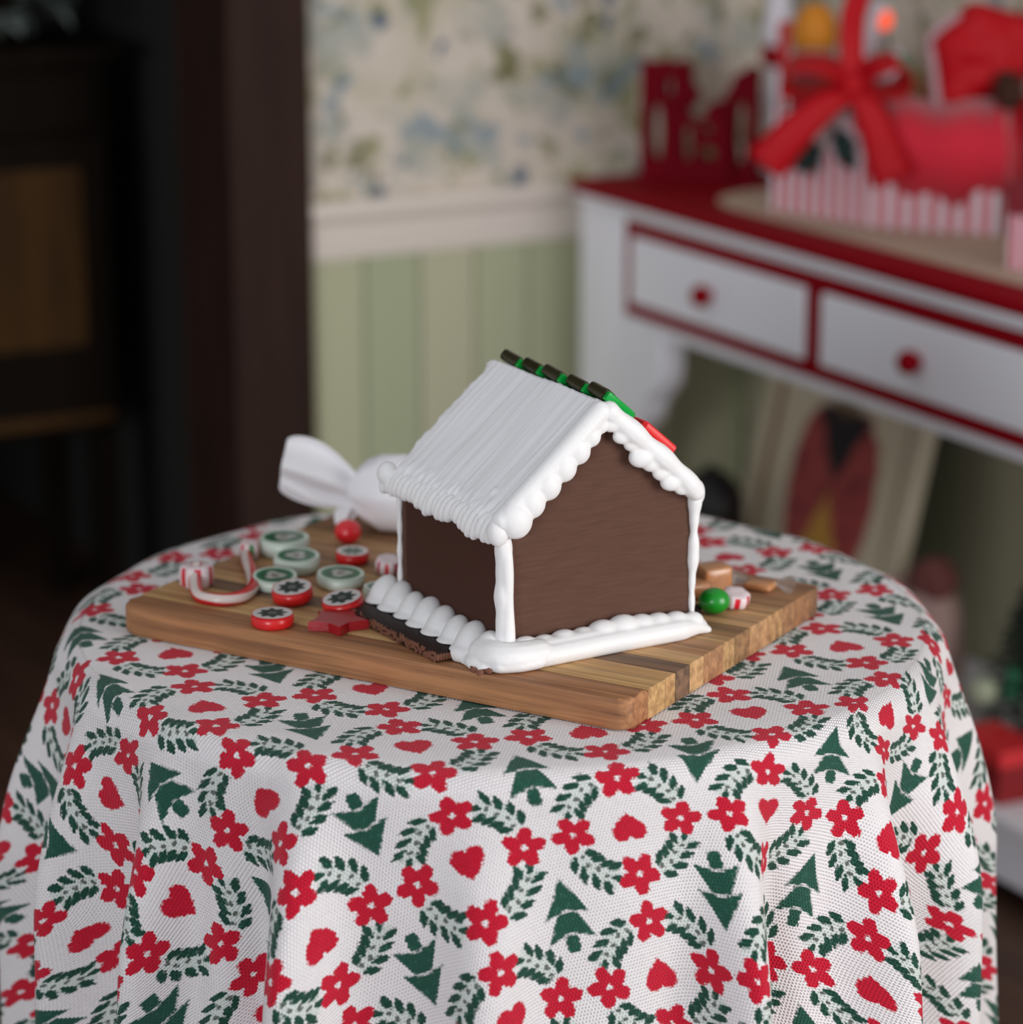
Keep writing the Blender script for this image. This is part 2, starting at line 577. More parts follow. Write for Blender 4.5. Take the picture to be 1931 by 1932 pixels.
def board_outline():
    r = 0.017; pts = []
    for cx, cy, a0, rr in ((BL - .010, .010, -90, .010), (BL - .006, BW - .006, 0, .006), (r, BW - r, 90, r), (r, r, 180, r)):
        for k in range(9):
            a = math.radians(a0 + 90 * k / 8)
            pts.append((cx + rr * math.cos(a), cy + rr * math.sin(a)))
    return pts
def clip(pts, y0, y1):
    for lim, sg in ((y0, 1), (y1, -1)):
        out = []
        for a, b in zip(pts, pts[1:] + pts[:1]):
            ia, ib = (a[1] - lim) * sg >= 0, (b[1] - lim) * sg >= 0
            if ia: out.append(a)
            if ia != ib:
                t_ = (lim - a[1]) / (b[1] - a[1]); out.append((a[0] + t_ * (b[0] - a[0]), lim))
        pts = out
    return pts
y = 0.0
OUT = board_outline()
for i, w in enumerate(wid):
    d, l = [tuple(1.06 * (.78 * q + .22 * m_) for q, m_ in zip(c_, b_)) for c_, b_ in zip(tones[i], ((104, 74, 50), (152, 112, 76)))]
    mw = wood('board_wood', lin(*d), lin(*l), (5, 130, 130), 0.62, 0.5, 0.0009)
    g0, g1 = (0 if i == 0 else 0.00022), (0 if i == len(wid) - 1 else 0.00022)
    pts = clip(OUT, y + g0, y + w - g1)
    pts = [p for k, p in enumerate(pts) if math.dist(p, pts[k - 1]) > 1e-5]
    dz = random.uniform(-.0003, .0002)
    obj('strip', prism(pts, 0, BT + dz, 0.0035 if i == 0 else 0.0011, seg=3), mw, bt, 40)
    y += w

# ------------------------------------------------------------------ the gingerbread house (local u along the gable, v backwards)
HW, HL, HH, HP = 0.1865, 0.1777, 0.1190, 0.1985
HYAW = 0.5211
HO = Vector((-0.008, 2.2287, ZB))
house = thing('gingerbread_house', 'brown gingerbread house with white icing roof and piped white icing edges', 'gingerbread house', HO, (0, 0, HYAW))
TH = 0.009
pent = [(0, 0), (HW, 0), (HW, HH), (HW / 2, HP), (0, HH)]
obj('gable_wall', prism(pent, 0, TH, 0.0008, 'y'), M['gingerbread'], house)
obj('gable_wall', prism(pent, HL - TH, HL, 0.0008, 'y'), M['gingerbread'], house)
obj('side_wall', box(0, TH, TH, HL - TH, 0, HH), M['gingerbread_shaded'], house)
obj('side_wall', box(HW - TH, HW, TH, HL - TH, 0, HH), M['gingerbread_shaded'], house)
SL = math.atan2(HP - HH, HW / 2); TS, CS = math.sin(SL), math.cos(SL)
RIDGE_Z = 0.2140
# roof panels of gingerbread under the icing
def roofpt(side, t_, n_):     # t along the slope from the ridge down, n out of the slope
    u = HW / 2 + side * (t_ * CS + n_ * TS)
    return u, HP + .002 - t_ * TS + n_ * CS
RL = math.hypot(HW / 2, HP - HH)
for side in (-1, 1):
    p = [roofpt(side, 0, 0), roofpt(side, RL + .004, 0), roofpt(side, RL + .004, .008), roofpt(side, 0, .008)]
    obj('roof_panel', prism(p, -.002, HL - .006, 0, 'y'), M['gingerbread'], house)

# frosting on the slopes: brushed down the slope, thick soft edges
def frosting(side):
    nv, ntt = 170, 90
    v0, v1 = (-0.0115 if side < 0 else -.005), HL + 0.008
    tmax = RL + (0.0075 if side < 0 else .003)
    b = bmesh.new()
    top = []; bot = []
    for i in range(nv + 1):
        fv = i / nv
        rt, rb = [], []
        for j in range(ntt + 1):
            ft = j / ntt
            tt = -0.0090 + ft * (tmax + 0.0090)
            vv = v0 + fv * (v1 - v0)
            back = smooth01((fv - 0.85) / 0.15) * (0.005 * nz(tt * 55, 2.2, side) + 0.002 * nz(tt * 160, 7.2, side))
            vv += float(back)
            e = min(fv, 1 - fv) * (v1 - v0); e2 = (1 - ft) * tmax
            rnd = 0.0062 * (1 - math.exp(-min(e, 0.02) / 0.0035)) * (1 - 0.95 * math.exp(-min(e2, 0.02) / 0.005))
            n_ = 0.0045 + rnd
            n_ += 0.0009 * nz(vv * 130, tt * 7, 1.0 + side) + 0.0004 * nz(vv * 420, tt * 12, 4.0) + 0.0012 * nz(vv * 22, tt * 22, 9.0)
            lowe = float(smooth01((ft - 0.80) / 0.2))
            n_ += lowe * (0.0035 * (0.5 + nz(vv * 150, tt * 60, 2.0)) + 0.0016 * nz(vv * 300, tt * 130, 5.0))
            if fv > .9: n_ += (fv - .9) * 10 * 0.002 * nz(vv * 90, tt * 120, 7.0)
            if side < 0:
                dd = math.hypot(vv - 0.026, tt - 0.103)
                n_ += 0.0018 * math.exp(-(dd / 0.0042) ** 4)
            u, z = roofpt(side, tt, n_)
            rt.append(b.verts.new((u, vv, z)))
            u, z = roofpt(side, tt, 0.006)
            rb.append(b.verts.new((u, min(max(vv, v0 + .002), v1 - .002), z)))
        top.append(rt); bot.append(rb)
    for i in range(nv):
        for j in range(ntt):
            b.faces.new((top[i][j], top[i + 1][j], top[i + 1][j + 1], top[i][j + 1]))
            if i in (0, nv - 1) or j in (0, ntt - 1):
                b.faces.new((bot[i][j], bot[i][j + 1], bot[i + 1][j + 1], bot[i + 1][j]))
    for i in range(nv):
        for j in (0, ntt): b.faces.new((top[i][j], top[i + 1][j], bot[i + 1][j], bot[i][j]))
    for j in range(ntt):
        for i in (0, nv): b.faces.new((top[i][j], top[i][j + 1], bot[i][j + 1], bot[i][j]))
    return b
obj('roof_frosting', frosting(-1), M['roof_icing'], house, 180)
obj('roof_frosting', frosting(1), M['roof_icing'], house, 180)

def chain(pts, rad, step=0.004, sc=(1, 1, 1), jit=0.0, bm=None, seed=0):
    b = bm or bmesh.new()
    P = catmull(pts, 10)
    L = [0]
    for a, c in zip(P, P[1:]): L.append(L[-1] + (c - a).length)
    tot = L[-1]; n = max(2, int(tot / step))
    rnd = random.Random(seed)
    for k in range(n + 1):
        s = tot * k / n
        i = max(0, min(len(P) - 2, next((q for q in range(len(L) - 1) if L[q + 1] >= s), len(P) - 2)))
        t_ = (s - L[i]) / max(1e-9, L[i + 1] - L[i])
        p = P[i].lerp(P[i + 1], t_)
        r = rad(k / n) if callable(rad) else rad
        p = p + Vector((rnd.uniform(-1, 1), rnd.uniform(-1, 1), rnd.uniform(-1, 1))) * jit
        ball(p, r, b, 2, None, sc)
    return b

# rake icing, left slope: a row of fat blobs hanging over the gable
def rakepos(side, t_, drop, y_):
    u, z = roofpt(side, t_, -drop)
    return (u, y_, z)
b = bmesh.new()
blobs = [(.114, .0165), (.0945, .0140), (.0745, .0138), (.0545, .0132), (.0360, .0122), (.0195, .0095), (.0070, .0075)]
for k, (tt, r) in enumerate(blobs):
    u, yy, z = rakepos(-1, tt, 0.0010, -0.0095)
    Rm = Matrix.Rotation(math.radians(-24), 3, 'Y')
    ball((u, yy, z), r, b, 3, Rm, (.92, .70, 1.0))
chain([rakepos(-1, .122, -.006, -.007), rakepos(-1, .06, -.006, -.007), rakepos(-1, .0, -.007, -.007)], lambda f: .0098, .004, bm=b)
obj('piped_icing', remeshed(b, .0011, 9), M['icing'], house, 180)
# rake icing, right slope: smoother rope with a scalloped lower edge
b = bmesh.new()
chain([rakepos(1, .0, -.006, -.0075), rakepos(1, .05, -.0055, -.0085), rakepos(1, .09, -.005, -.009), rakepos(1, .117, -.002, -.008)],
      lambda f: .0098 - .001 * math.sin(f * 19) - .001 * f, .0035, bm=b)
for tt, r, dr in ((.008, .0085, .004), (.024, .0080, .006), (.037, .0075, .0055), (.052, .0110, .0085), (.064, .0085, .0075), (.078, .0085, .0075), (.091, .0095, .0085), (.104, .0078, .006)):
    ball(rakepos(1, tt, dr - .004, -.0085), r, b, 3, None, (1.2, .7, .9))
obj('piped_icing', remeshed(b, .0011, 9), M['icing'], house, 180)
# corner ropes
b = bmesh.new()
chain([(.001, -.0015, .012), (.0005, -.001, .06), (.001, -.0015, .115)], lambda f: .0074 + .0007 * math.sin(f * 17) + .0004 * math.sin(f * 31), .003, (.95, .95, 1), bm=b)
chain([(.003, -.0045, .008), (.003, -.005, .05), (.002, -.0045, .095)], lambda f: .0064 + .0006 * math.sin(f * 9) - .0012 * f, .003, bm=b)
obj('piped_icing', remeshed(b, .0011, 10), M['icing'], house, 180)
b = bmesh.new()
chain([(HW + .0005, -.001, .004), (HW, -.001, .04), (HW + .001, -.001, .07), (HW + .0005, -.002, .095), (HW + .001, -.002, .117)],
      lambda f: .0030 + .0026 * math.exp(-((f - .58) / .14) ** 2) + .0036 * smooth01((f - .72) / .3) + .0003 * math.sin(f * 40), .0025, bm=b)
obj('piped_icing', remeshed(b, .001, 4), M['icing'], house, 180)
b = bmesh.new()
chain([(-.001, HL, .004), (-.0012, HL, .06), (-.001, HL, .12)], lambda f: .0026 + .0005 * math.sin(f * 33), .0025, bm=b)
obj('piped_icing', remeshed(b, .001, 3), M['icing'], house, 180)
b = bmesh.new()
chain([(HW, HL, .004), (HW, HL, .06), (HW, HL, .12)], .005, .0025, bm=b)
obj('piped_icing', remeshed(b, .0012, 3), M['icing'], house, 180)
# eave icing along the left wall: thin drips folded over one another
b = bmesh.new()
rnd = random.Random(5)
nd = 26
for k in range(nd):
    f = k / (nd - 1)
    vv = -0.008 + f * (HL + 0.014)
    ln = .0105 + .0035 * abs(math.sin(f * 7.5 + .4)) + rnd.uniform(-.001, .0015)
    Rm = Matrix.Rotation(math.radians(14), 3, 'X') @ Matrix.Rotation(math.radians(22), 3, 'Y')
    ball((-.0080 + rnd.uniform(-.001, .001), vv, .1235 - ln * .45), 1.0, b, 3, Rm, (.0075, .0052, ln))
ball((-.0095, HL + .006, .123), .0105, b, 3, None, (.9, .9, 1.05))
ball((-.007, -.006, .117), .0105, b, 3, None, (.9, .8, 1.2))
obj('piped_icing', remeshed(b, .0010, 3), M['icing'], house, 180)
b = bmesh.new()
for k in range(18):
    vv = .006 + k / 17 * HL
    ball((HW + .008, vv, .120), 1.0, b, 3, None, (.0075, .0065, .012))
obj('piped_icing', remeshed(b, .0013, 3), M['icing'], house, 180)
def base_floor(c): return .0089 if (c.x < -.0225 and .029 < c.y < .196) else .0003
# base icing, left: a row of fat slanting beads
b = bmesh.new()
nb = 8
for k in range(nb):
    f = k / (nb - 1)
    vv = HL + .012 - f * (HL + .006)
    r = .0150 + .0012 * math.sin(k * 2.3)
    Rm = Matrix.Rotation(math.radians(-22), 3, 'X') @ Matrix.Rotation(math.radians(38), 3, 'Y')
    ball((-.0120, vv, .0120 + .0010 * math.sin(k * 3.1)), r, b, 3, Rm, (.80, .92, 1.30))
    ball((-.0190, vv - .003, .0055), r * .95, b, 3, None, (.9, 1.0, .62))
chain([(-.0125, .006, .0115), (-.0115, -.006, .0112), (-.004, -.0145, .0108), (.010, -.0165, .0105), (.026, -.0150, .0100)], lambda f: .0148 - .0012 * f, .003, (1, 1, .92), bm=b)
for k in range(6):
    f = k / 5
    ball((-.019, -.004 + f * .035, .0035), .011, b, 3, None, (1, 1.1, .5))
chain([(-.010, -.016, .006), (.005, -.021, .006), (.02, -.021, .006)], .010, .004, (1, 1, .7), bm=b)
obj('piped_icing', remeshed(b, .0012, 9, base_floor), M['icing'], house, 180)
# base icing, front: one smooth bank with a scalloped upper edge, pointed at its right end
b = bmesh.new()
for uu, r, z in ((.018, .0125, .0095), (.036, .0120, .0085), (.055, .0130, .009), (.074, .0120, .009), (.093, .0140, .0105), (.113, .0145, .0115), (.131, .0130, .0105), (.148, .0125, .0095), (.166, .0118, .0085), (.183, .0100, .007)):
    ball((uu, -.0075, z + .0035), r, b, 3, None, (1.12, .85, .88))
chain([(.0, -.018, .008), (.05, -.0165, .008), (.1, -.0160, .0088), (.15, -.0145, .0080), (.182, -.012, .0065), (.197, -.011, .002)],
      lambda f: .0108 - .0070 * max(0, f - .84) / .16, .0035, (1.0, 1.05, .95), bm=b)
chain([(.01, -.0125, .0115), (.1, -.0118, .0125), (.16, -.0105, .0108), (.186, -.009, .0075)], lambda f: .0092 - .0025 * max(0, f - .8) / .2, .0035, bm=b)
chain([(HW + .004, -.005, .005), (HW + .008, .05, .005), (HW + .008, .12, .005), (HW + .008, HL, .005)], lambda f: .009 + .001 * math.sin(f * 40), .0035, (1, 1, .8), bm=b)
obj('piped_icing', remeshed(b, .0012, 9, base_floor), M['icing'], house, 180)

# candies stuck along the ridge and down the far slope
M['green_jelly'] = mat('green_jelly', (0.0, 0.33, 0.045), 0.25, Subsurface_Weight=0.3, Subsurface_Radius=(.004, .01, .004), Subsurface_Scale=0.5)
M['dark_glaze'] = mat('dark_brown_glaze', lin(46, 42, 24), 0.2)
M['red_jelly'] = mat('red_jelly', (0.72, 0.012, 0.014), 0.3, Subsurface_Weight=0.25, Subsurface_Radius=(.01, .003, .003), Subsurface_Scale=0.5)
def slopeframe(side):     # local x = v, y = down the slope, z = out
    n = Vector((side * TS, 0, CS)); d = Vector((side * CS, 0, -TS))
    o = Vector((HW / 2, 0, RIDGE_Z)); return o, d, n
o_, d_, n_ = slopeframe(1)
RM = Matrix(((0, d_.x, n_.x), (1, 0, 0), (0, d_.z, n_.z)))
RM4 = RM.to_4x4()
for k in range(5):
    vv = -.0065 + k * .0365
    P = o_ + Vector((0, vv, 0)) + d_ * (-.0005 + .0012 * math.sin(k * 2)) + n_ * .0015
    bb = prism([(0, 0), (.034, .002), (.034, .031), (.030, .036), (.004, .036), (0, .030)], 0, .0085, .002, seg=3)
    c = obj('roof_candy', bb, M['green_jelly'], house, 40)
    c.matrix_local = Matrix.Translation(P) @ RM4 @ Matrix.Rotation(math.radians(4 * math.sin(k * 3)), 4, 'Z') @ Matrix.Rotation(math.radians(-5), 4, 'Y')
    g = obj('glaze', prism([(.005, -.0012), (.033, -.0002), (.036, .004), (.035, .012), (.020, .0135), (.006, .012)], -.0006, .0098, .0032, seg=4), M['dark_glaze'], c, 40)
for k in range(4):
    vv = -.006 + k * .044
    P = o_ + Vector((0, vv, 0)) + d_ * .046 + n_ * .0030
    bb = prism([(0, .003), (.003, 0), (.034, 0), (.037, .004), (.037, .040), (.033, .0435), (.004, .0435), (0, .040)], 0, .0085, .0022, seg=3)
    c = obj('roof_candy', bb, M['red_jelly'], house, 40)
    c.matrix_local = Matrix.Translation(P) @ RM4

# dark chocolate pieces under the house edge
hm = Matrix.Translation(HO) @ Matrix.Rotation(HYAW, 4, 'Z')
def house_to_world(p): return hm @ Vector(p)
ct = thing('chocolate_bar', 'dark chocolate bar lying against the left base icing of the gingerbread house', 'chocolate', house_to_world((-.0445, .030, 0)), (0, 0, HYAW + math.radians(2.5)))
obj('slab', prism([(0, 0), (.020, .002), (.021, .158), (-.001, .162)], .0004, .0085, .0008, seg=2), M['chocolate'], ct, 30)
eb = bmesh.new()
rnd = random.Random(3)
for k in range(260):
    ball((-.0001 - rnd.uniform(0, .0006), .001 + k * .00062, rnd.uniform(.0012, .0080)), rnd.uniform(.0009, .0016), eb, 1, Matrix.Rotation(rnd.uniform(0, 3), 3, 'X'), (.7, rnd.uniform(1, 2.6), rnd.uniform(.7, 1.2)))
for k in range(7): ball((.001 + k * .0028, .0002, .0045), .0024, eb, 1, None, (1, .6, 1.5))
obj('broken_edge', eb, M['chocolate_edge'], ct)
def chunk(name, label, p, s, seed, m):
    b = bmesh.new(); rnd = random.Random(seed)
    for k in range(7):
        ball((rnd.uniform(-1, 1) * s[0], rnd.uniform(-1, 1) * s[1], s[2] * rnd.uniform(.8, 1.1)), s[2], b, 1, Matrix.Rotation(rnd.uniform(0, 3), 3, 'Z'), (1.2, 1, .9))
    o = obj(name, b, m, None, None, p)
    o.rotation_euler = (0, 0, HYAW)
    return tag(o, label, 'chocolate')
chunk('chocolate_chunk', 'small broken dark chocolate lump below the front icing corner', house_to_world((-.026, -.006, 0)), (.006, .012, .0030), 4, M['chocolate_edge'])
chunk('chocolate_chunk', 'small brown chocolate crumb beside the green gumdrop ball', (0.1625, 2.375, ZB), (.005, .006, .0036), 9, M['chocolate'])

# ------------------------------------------------------------------ candies on the board
def printmat(name, kind):
    m = mat(name, (.8, .8, .8), 0.3)
    nt = m.node_tree; X.nt = nt
    x, y, _ = sepxyz(nt, coords(nt))
    wob = X(tex_noise(nt, coords(nt), 220, 3, 0.6)) - 0.5
    r = (x * x + y * y).sqrt() * (1 / 0.0215)
    th = xatan2(y, x)
    if kind == 'green':
        pat = r + wob * 0.35 - (th * 3.0).cos() * 0.08
        c = mixc(nt, inside(r + wob * 0.06, 14, 0.82), lin(208, 222, 208), (0.004, 0.135, 0.052))
        c = mixc(nt, inside(r + wob * 0.06, 10, 0.60), c, (0.006, 0.085, 0.035))
        c = mixc(nt, inside(pat, 7, 0.40), c, (0.45, 0.46, 0.42))
        c = mixc(nt, inside(r + wob * 0.5, 6, 0.16), c, lin(96, 74, 66))
    else:
        pat = r - (th * 8.0).cos() * 0.10 + wob * 0.12
        c = mixc(nt, inside(r, 20, 0.93), (0.60, 0.014, 0.016), lin(212, 206, 204))
        dk = (0.030, 0.048, 0.040) if kind == 'red' else (0.02, 0.10, 0.05)
        c = mixc(nt, inside(pat, 9, 0.62), c, dk)
        c = mixc(nt, inside(r, 9, 0.18) * 0.7, c, lin(150, 140, 140))
        c = mixc(nt, inside(r, 9, 0.08), c, dk)
    nt.links.new(c, nt.nodes['Principled BSDF'].inputs['Base Color'])
    return m
M['mint_side'] = mat('pale_mint_candy', lin(206, 218, 206), 0.35, Subsurface_Weight=0.2, Subsurface_Radius=(.005, .006, .005), Subsurface_Scale=0.4)
M['red_side'] = mat('red_candy', (0.66, 0.014, 0.016), 0.28)
M['green_top'] = printmat('green_candy_print', 'green')
M['red_top'] = printmat('dark_flower_candy_print', 'red')
M['redgreen_top'] = printmat('green_flower_candy_print', 'redgreen')
def disc(r, h, side, top, label, p, tilt=(0, 0), rz=0.0, group=None):
    lift = r * math.sin(math.hypot(*tilt))
    t = thing('round_candy', label, 'candy', (p[0], p[1], ZB + lift), (tilt[0], tilt[1], rz), group)
    e = min(.0022, h * .2)
    obj('candy_body', lathe([(0, 0), (r - e, 0), (r, e), (r, h - e), (r - e, h), (0, h)], 48), M[side], t, 50)
    k = r / .0215
    f = obj('printed_face', lathe([(0, .0004 / k), (.0208, .0004 / k), (.0208, 0), (0, 0)][::-1], 48), M[top], t, 30, (0, 0, h + .0001))
    f.scale = (k, k, k)
    return t
disc(.0235, .0160, 'mint_side', 'green_top', 'thick green topped candy disc farthest back, nearest the wrapped candy tail', (-.2130, 2.556), (.0, .0), .3)
disc(.0213, .0135, 'mint_side', 'green_top', 'green topped candy disc in front of the thickest disc, middle of the green ones', (-.1975, 2.500), (.04, -.05), 1.1)
disc(.0205, .0098, 'mint_side', 'green_top', 'green topped candy disc nearest the candy cane', (-.2135, 2.447), (-.02, -.09), 2.0)
disc(.0218, .0105, 'mint_side', 'green_top', 'green topped candy disc lying between two red rimmed candies', (-.1545, 2.453), (.05, .02), .2)
disc(.0205, .0098, 'mint_side', 'green_top', 'green topped candy disc partly hidden behind the left house corner', (-.112, 2.414), (.05, 0), 2.7)
disc(.0182, .0118, 'red_side', 'red_top', 'red rimmed candy with dark flower, touching the green topped discs', (-.1935, 2.402), (.10, -.12), .4)
disc(.0186, .0108, 'red_side', 'red_top', 'red rimmed candy with dark flower, frontmost near the board edge', (-.2065, 2.336), (.0, .0), .9)
disc(.0182, .0100, 'red_side', 'red_top', 'red rimmed candy with dark flower, tilted onto the red star', (-.1470, 2.374), (.10, -.17), .1)
disc(.0155, .0105, 'red_side', 'redgreen_top', 'small red rimmed candy with green print, below the red ball', (-.1478, 2.526), (.05, .0), .4)

def sugar(name, col, rough=0.35, sss=0.3):
    m = mat(name, col, rough, Subsurface_Weight=sss, Subsurface_Radius=(.006, .006, .006), Subsurface_Scale=0.4, Coat_Weight=0.25)
    nt = m.node_tree
    bump(nt, tex_noise(nt, coords(nt), 500, 3), 0.25, 0.0008)
    return m
M['red_gum'] = sugar('red_gumdrop', (0.68, 0.012, 0.02))
M['green_gum'] = sugar('green_gumdrop', (0.0, 0.25, 0.012))
tag(obj('gumball', ball((0, 0, .0122), .0128, None, 4, None, (1, 1, .93)), M['red_gum'], None, 180, (-.1553, 2.588, ZB)), 'shiny red ball candy in front of the white wrapped candy', 'candy')
tag(obj('gumball', ball((0, 0, .0118), .0138, None, 4, None, (1.0, .9, .84)), M['green_gum'], None, 180, (.1772, 2.369, ZB)), 'shiny green ball candy right of the house', 'candy')
tag(obj('gumball', ball((0, 0, .0118), .0125, None, 4, None, (1, 1, .9)), M['green_gum'], None, 180, (-.0915, 2.535, ZB)), 'green ball candy peeking out behind the left house corner', 'candy')
# red jelly star
sp = []
for k in range(10):
    a = PI * k / 5 + math.radians(-84); r = .0275 if k % 2 == 0 else .0150
    sp.append((r * math.cos(a), r * math.sin(a)))
M['star'] = mat('red_star_jelly', (0.36, 0.008, 0.016), 0.22, Subsurface_Weight=0.3, Subsurface_Radius=(.01, .003, .003), Subsurface_Scale=0.5)
nt = M['star'].node_tree; bump(nt, tex_noise(nt, coords(nt), 600, 3, .7), 0.4, 0.0012)
tag(obj('star_candy', prism(sp, .0002, .0088, .0012, seg=3), M['star'], None, 35, (-.1495, 2.330, ZB)), 'red star shaped jelly candy beside the chocolate bar', 'candy')

# candy cane
def stripemat(name, freq, twist, c1, c2):
    m = mat(name, c1, 0.3, Subsurface_Weight=0.2, Subsurface_Radius=(.005, .005, .005), Subsurface_Scale=0.4)
    nt = m.node_tree; X.nt = nt
    n = nt.nodes.new('ShaderNodeUVMap')
    u, v, _ = sepxyz(nt, n.outputs['UV'])
    f = (u * twist + v * freq).mod(1.0)
    c = mixc(nt, inside((f - 0.5).abs(), 14, 0.22), c1, c2)
    nt.links.new(c, nt.nodes['Principled BSDF'].inputs['Base Color'])
    return m
M['cane'] = stripemat('candy_cane_stripes', 2, .9, (0.58, 0.008, 0.014), lin(214, 200, 194))
cr = .0056
cpts = [(-.2845, 2.458, cr + .012), (-.2838, 2.432, cr + .004), (-.2770, 2.404, cr), (-.2640, 2.393, cr), (-.2500, 2.393, cr), (-.2372, 2.405, cr), (-.2318, 2.431, cr), (-.2360, 2.470, cr), (-.2440, 2.512, cr), (-.2500, 2.55, cr)]
c0 = Vector(cpts[3]); 
co = obj('candy_cane', tube([Vector(p) - Vector((c0.x, c0.y, 0)) for p in catmull(cpts, 10)], lambda f: cr, 20, None, True), M['cane'], None, 180, (c0.x, c0.y, ZB))
tag(co, 'red and white striped candy cane lying curled at the left board end', 'candy cane')

def peppermint(label, p, r, h, cols, tilt=(0, 0), rz=0.0, n=8):
    m = mat('peppermint_stripes', (.8, .8, .8), 0.35)
    nt = m.node_tree; X.nt = nt
    x, y, z = sepxyz(nt, coords(nt))
    th = xatan2(y, x) * (n / 2 / PI)
    st = inside((th.mod(1.0) - 0.5).abs(), 12, 0.20)
    rim = ((x * x + y * y).sqrt() * (1 / r)).gt(0.86)
    alt = (th * 0.5).mod(1.0).gt(0.5)
    cc = mixc(nt, alt, cols[0], cols[1])
    c = mixc(nt, st * rim, lin(222, 204, 206), cc)
    nt.links.new(c, nt.nodes['Principled BSDF'].inputs['Base Color'])
    wob = lambda a: 1 + .05 * math.cos(a * n)
    o = obj('peppermint', lathe([(0, .0005), (r * .8, 0), (r * .97, h * .12), (r, h * .5), (r * .97, h * .85), (r * .82, h * .99), (r * .4, h * .96), (0, h * .93)], 64, None, wob), m, None, 60, (p[0], p[1], ZB + r * math.sin(math.hypot(*tilt))))
    o.rotation_euler = (*tilt, rz)
    return tag(o, label, 'candy')
RED = (0.62, 0.01, 0.03)
peppermint('white and red peppermint under the curled end of the candy cane', (-.2845, 2.452), .0150, .0205, (RED, RED), (0, 0), .2, 6)
peppermint('white peppermint with green and red stripes behind the candy cane', (-.2445, 2.540), .0095, .0165, ((0, .22, .04), RED), (0, 0), .33, 6)
peppermint('pink and white peppermint against the left back house corner', (-.113, 2.490), .0120, .0135, ((.45, .01, .05), RED), (.2, 0), .3)
peppermint('red and white peppermint behind the green ball on the right', (.1965, 2.388), .0125, .0120, (RED, RED), (.25, .1), .1, 6)

# caramels in clear film
M['caramel'] = mat('amber_caramel', lin(196, 128, 62), 0.2, Subsurface_Weight=0.5, Subsurface_Radius=(.01, .006, .003), Subsurface_Scale=0.6, Coat_Weight=0.6)
M['film'] = mat('clear_film', (1, 1, 1), 0.12, Transmission_Weight=0.9, IOR=1.2, Alpha=0.45)
def film_twist(sx, L=.016):
    b = bmesh.new()
    rnd = random.Random(int(sx * 10) + 5)
    n = 12; rings = []
    for i in range(5):
        f = i / 4; r = .002 + .009 * f
        rings.append([b.verts.new((sx * (.0005 + L * f), r * math.cos(2 * PI * k / n) * (1 + .25 * (k % 2) * f), .008 + r * .7 * math.sin(2 * PI * k / n) * (1 + .2 * (k % 2)))) for k in range(n)])
    for i in range(4):
        for k in range(n): b.faces.new((rings[i][k], rings[i][(k + 1) % n], rings[i + 1][(k + 1) % n], rings[i + 1][k]))
    return b
def caramel(label, p, rz, s=(.015, .011, .014), m='caramel'):
    t = thing('caramel', label, 'candy', (p[0], p[1], ZB), (0, 0, rz))
    obj('candy_body', box(-s[0], s[0], -s[1], s[1], .0004, s[2], .003, 3), M[m], t, 40)
    obj('wrapper', box(-s[0] - .001, s[0] + .001, -s[1] - .001, s[1] + .001, .0003, s[2] + .0012, .003, 2), M['film'], t, 40)
    for sg in (-1, 1): obj('twist', film_twist(sg), M['film'], t, 180, (sg * s[0], 0, 0))
    return t
caramel('amber caramel in clear film closest to the house right wall', (.160, 2.418), .5)
caramel('tall amber caramel in clear film behind the green ball', (.181, 2.440), .45, (.014, .012, .023))
caramel('flat brown caramel in crinkled clear film near the far right board end', (.224, 2.442), -.45, (.013, .010, .007))

# ------------------------------------------------------------------ white wrapped candy at the back of the board
M['paper'] = mat('white_wrapping_paper', (0.86, 0.84, 0.87), 0.45, Subsurface_Weight=0.2, Subsurface_Radius=(.01, .01, .01), Subsurface_Scale=0.6)
nt = M['paper'].node_tree
bump(nt, tex_noise(nt, coords(nt), 40, 4, .6), 0.35, 0.003)
wt = thing('wrapped_candy', 'large candy in white twisted paper behind the gingerbread house', 'candy', (-.1005, 2.632, ZB), (0, 0, math.radians(-6)))
b = bmesh.new()
n = 64; rings = []
prof = [(-.058, .006), (-.054, .012), (-.047, .022), (-.038, .031), (-.024, .0365), (0, .038), (.02, .0365), (.034, .030), (.042, .018), (.047, .008)]
for x_, r in prof:
    ring = []
    for k in range(n):
        a = 2 * PI * k / n
        w_ = 1 + .05 * nz(x_ * 25, math.cos(a) * 2.1, math.sin(a) * 2.1) + (.10 * math.cos(a * 7 + x_ * 60) * float(smooth01((abs(x_) - .022) / .03)))
        ring.append(b.verts.new((x_, r * 1.02 * w_ * math.cos(a), .0385 + r * w_ * math.sin(a))))
    rings.append(ring)
for A, B in zip(rings, rings[1:]):
    for k in range(n): b.faces.new((A[k], A[(k + 1) % n], B[(k + 1) % n], B[k]))
b.faces.new(rings[0]); b.faces.new(rings[-1][::-1])
obj('candy_body', b, M['paper'], wt, 180)
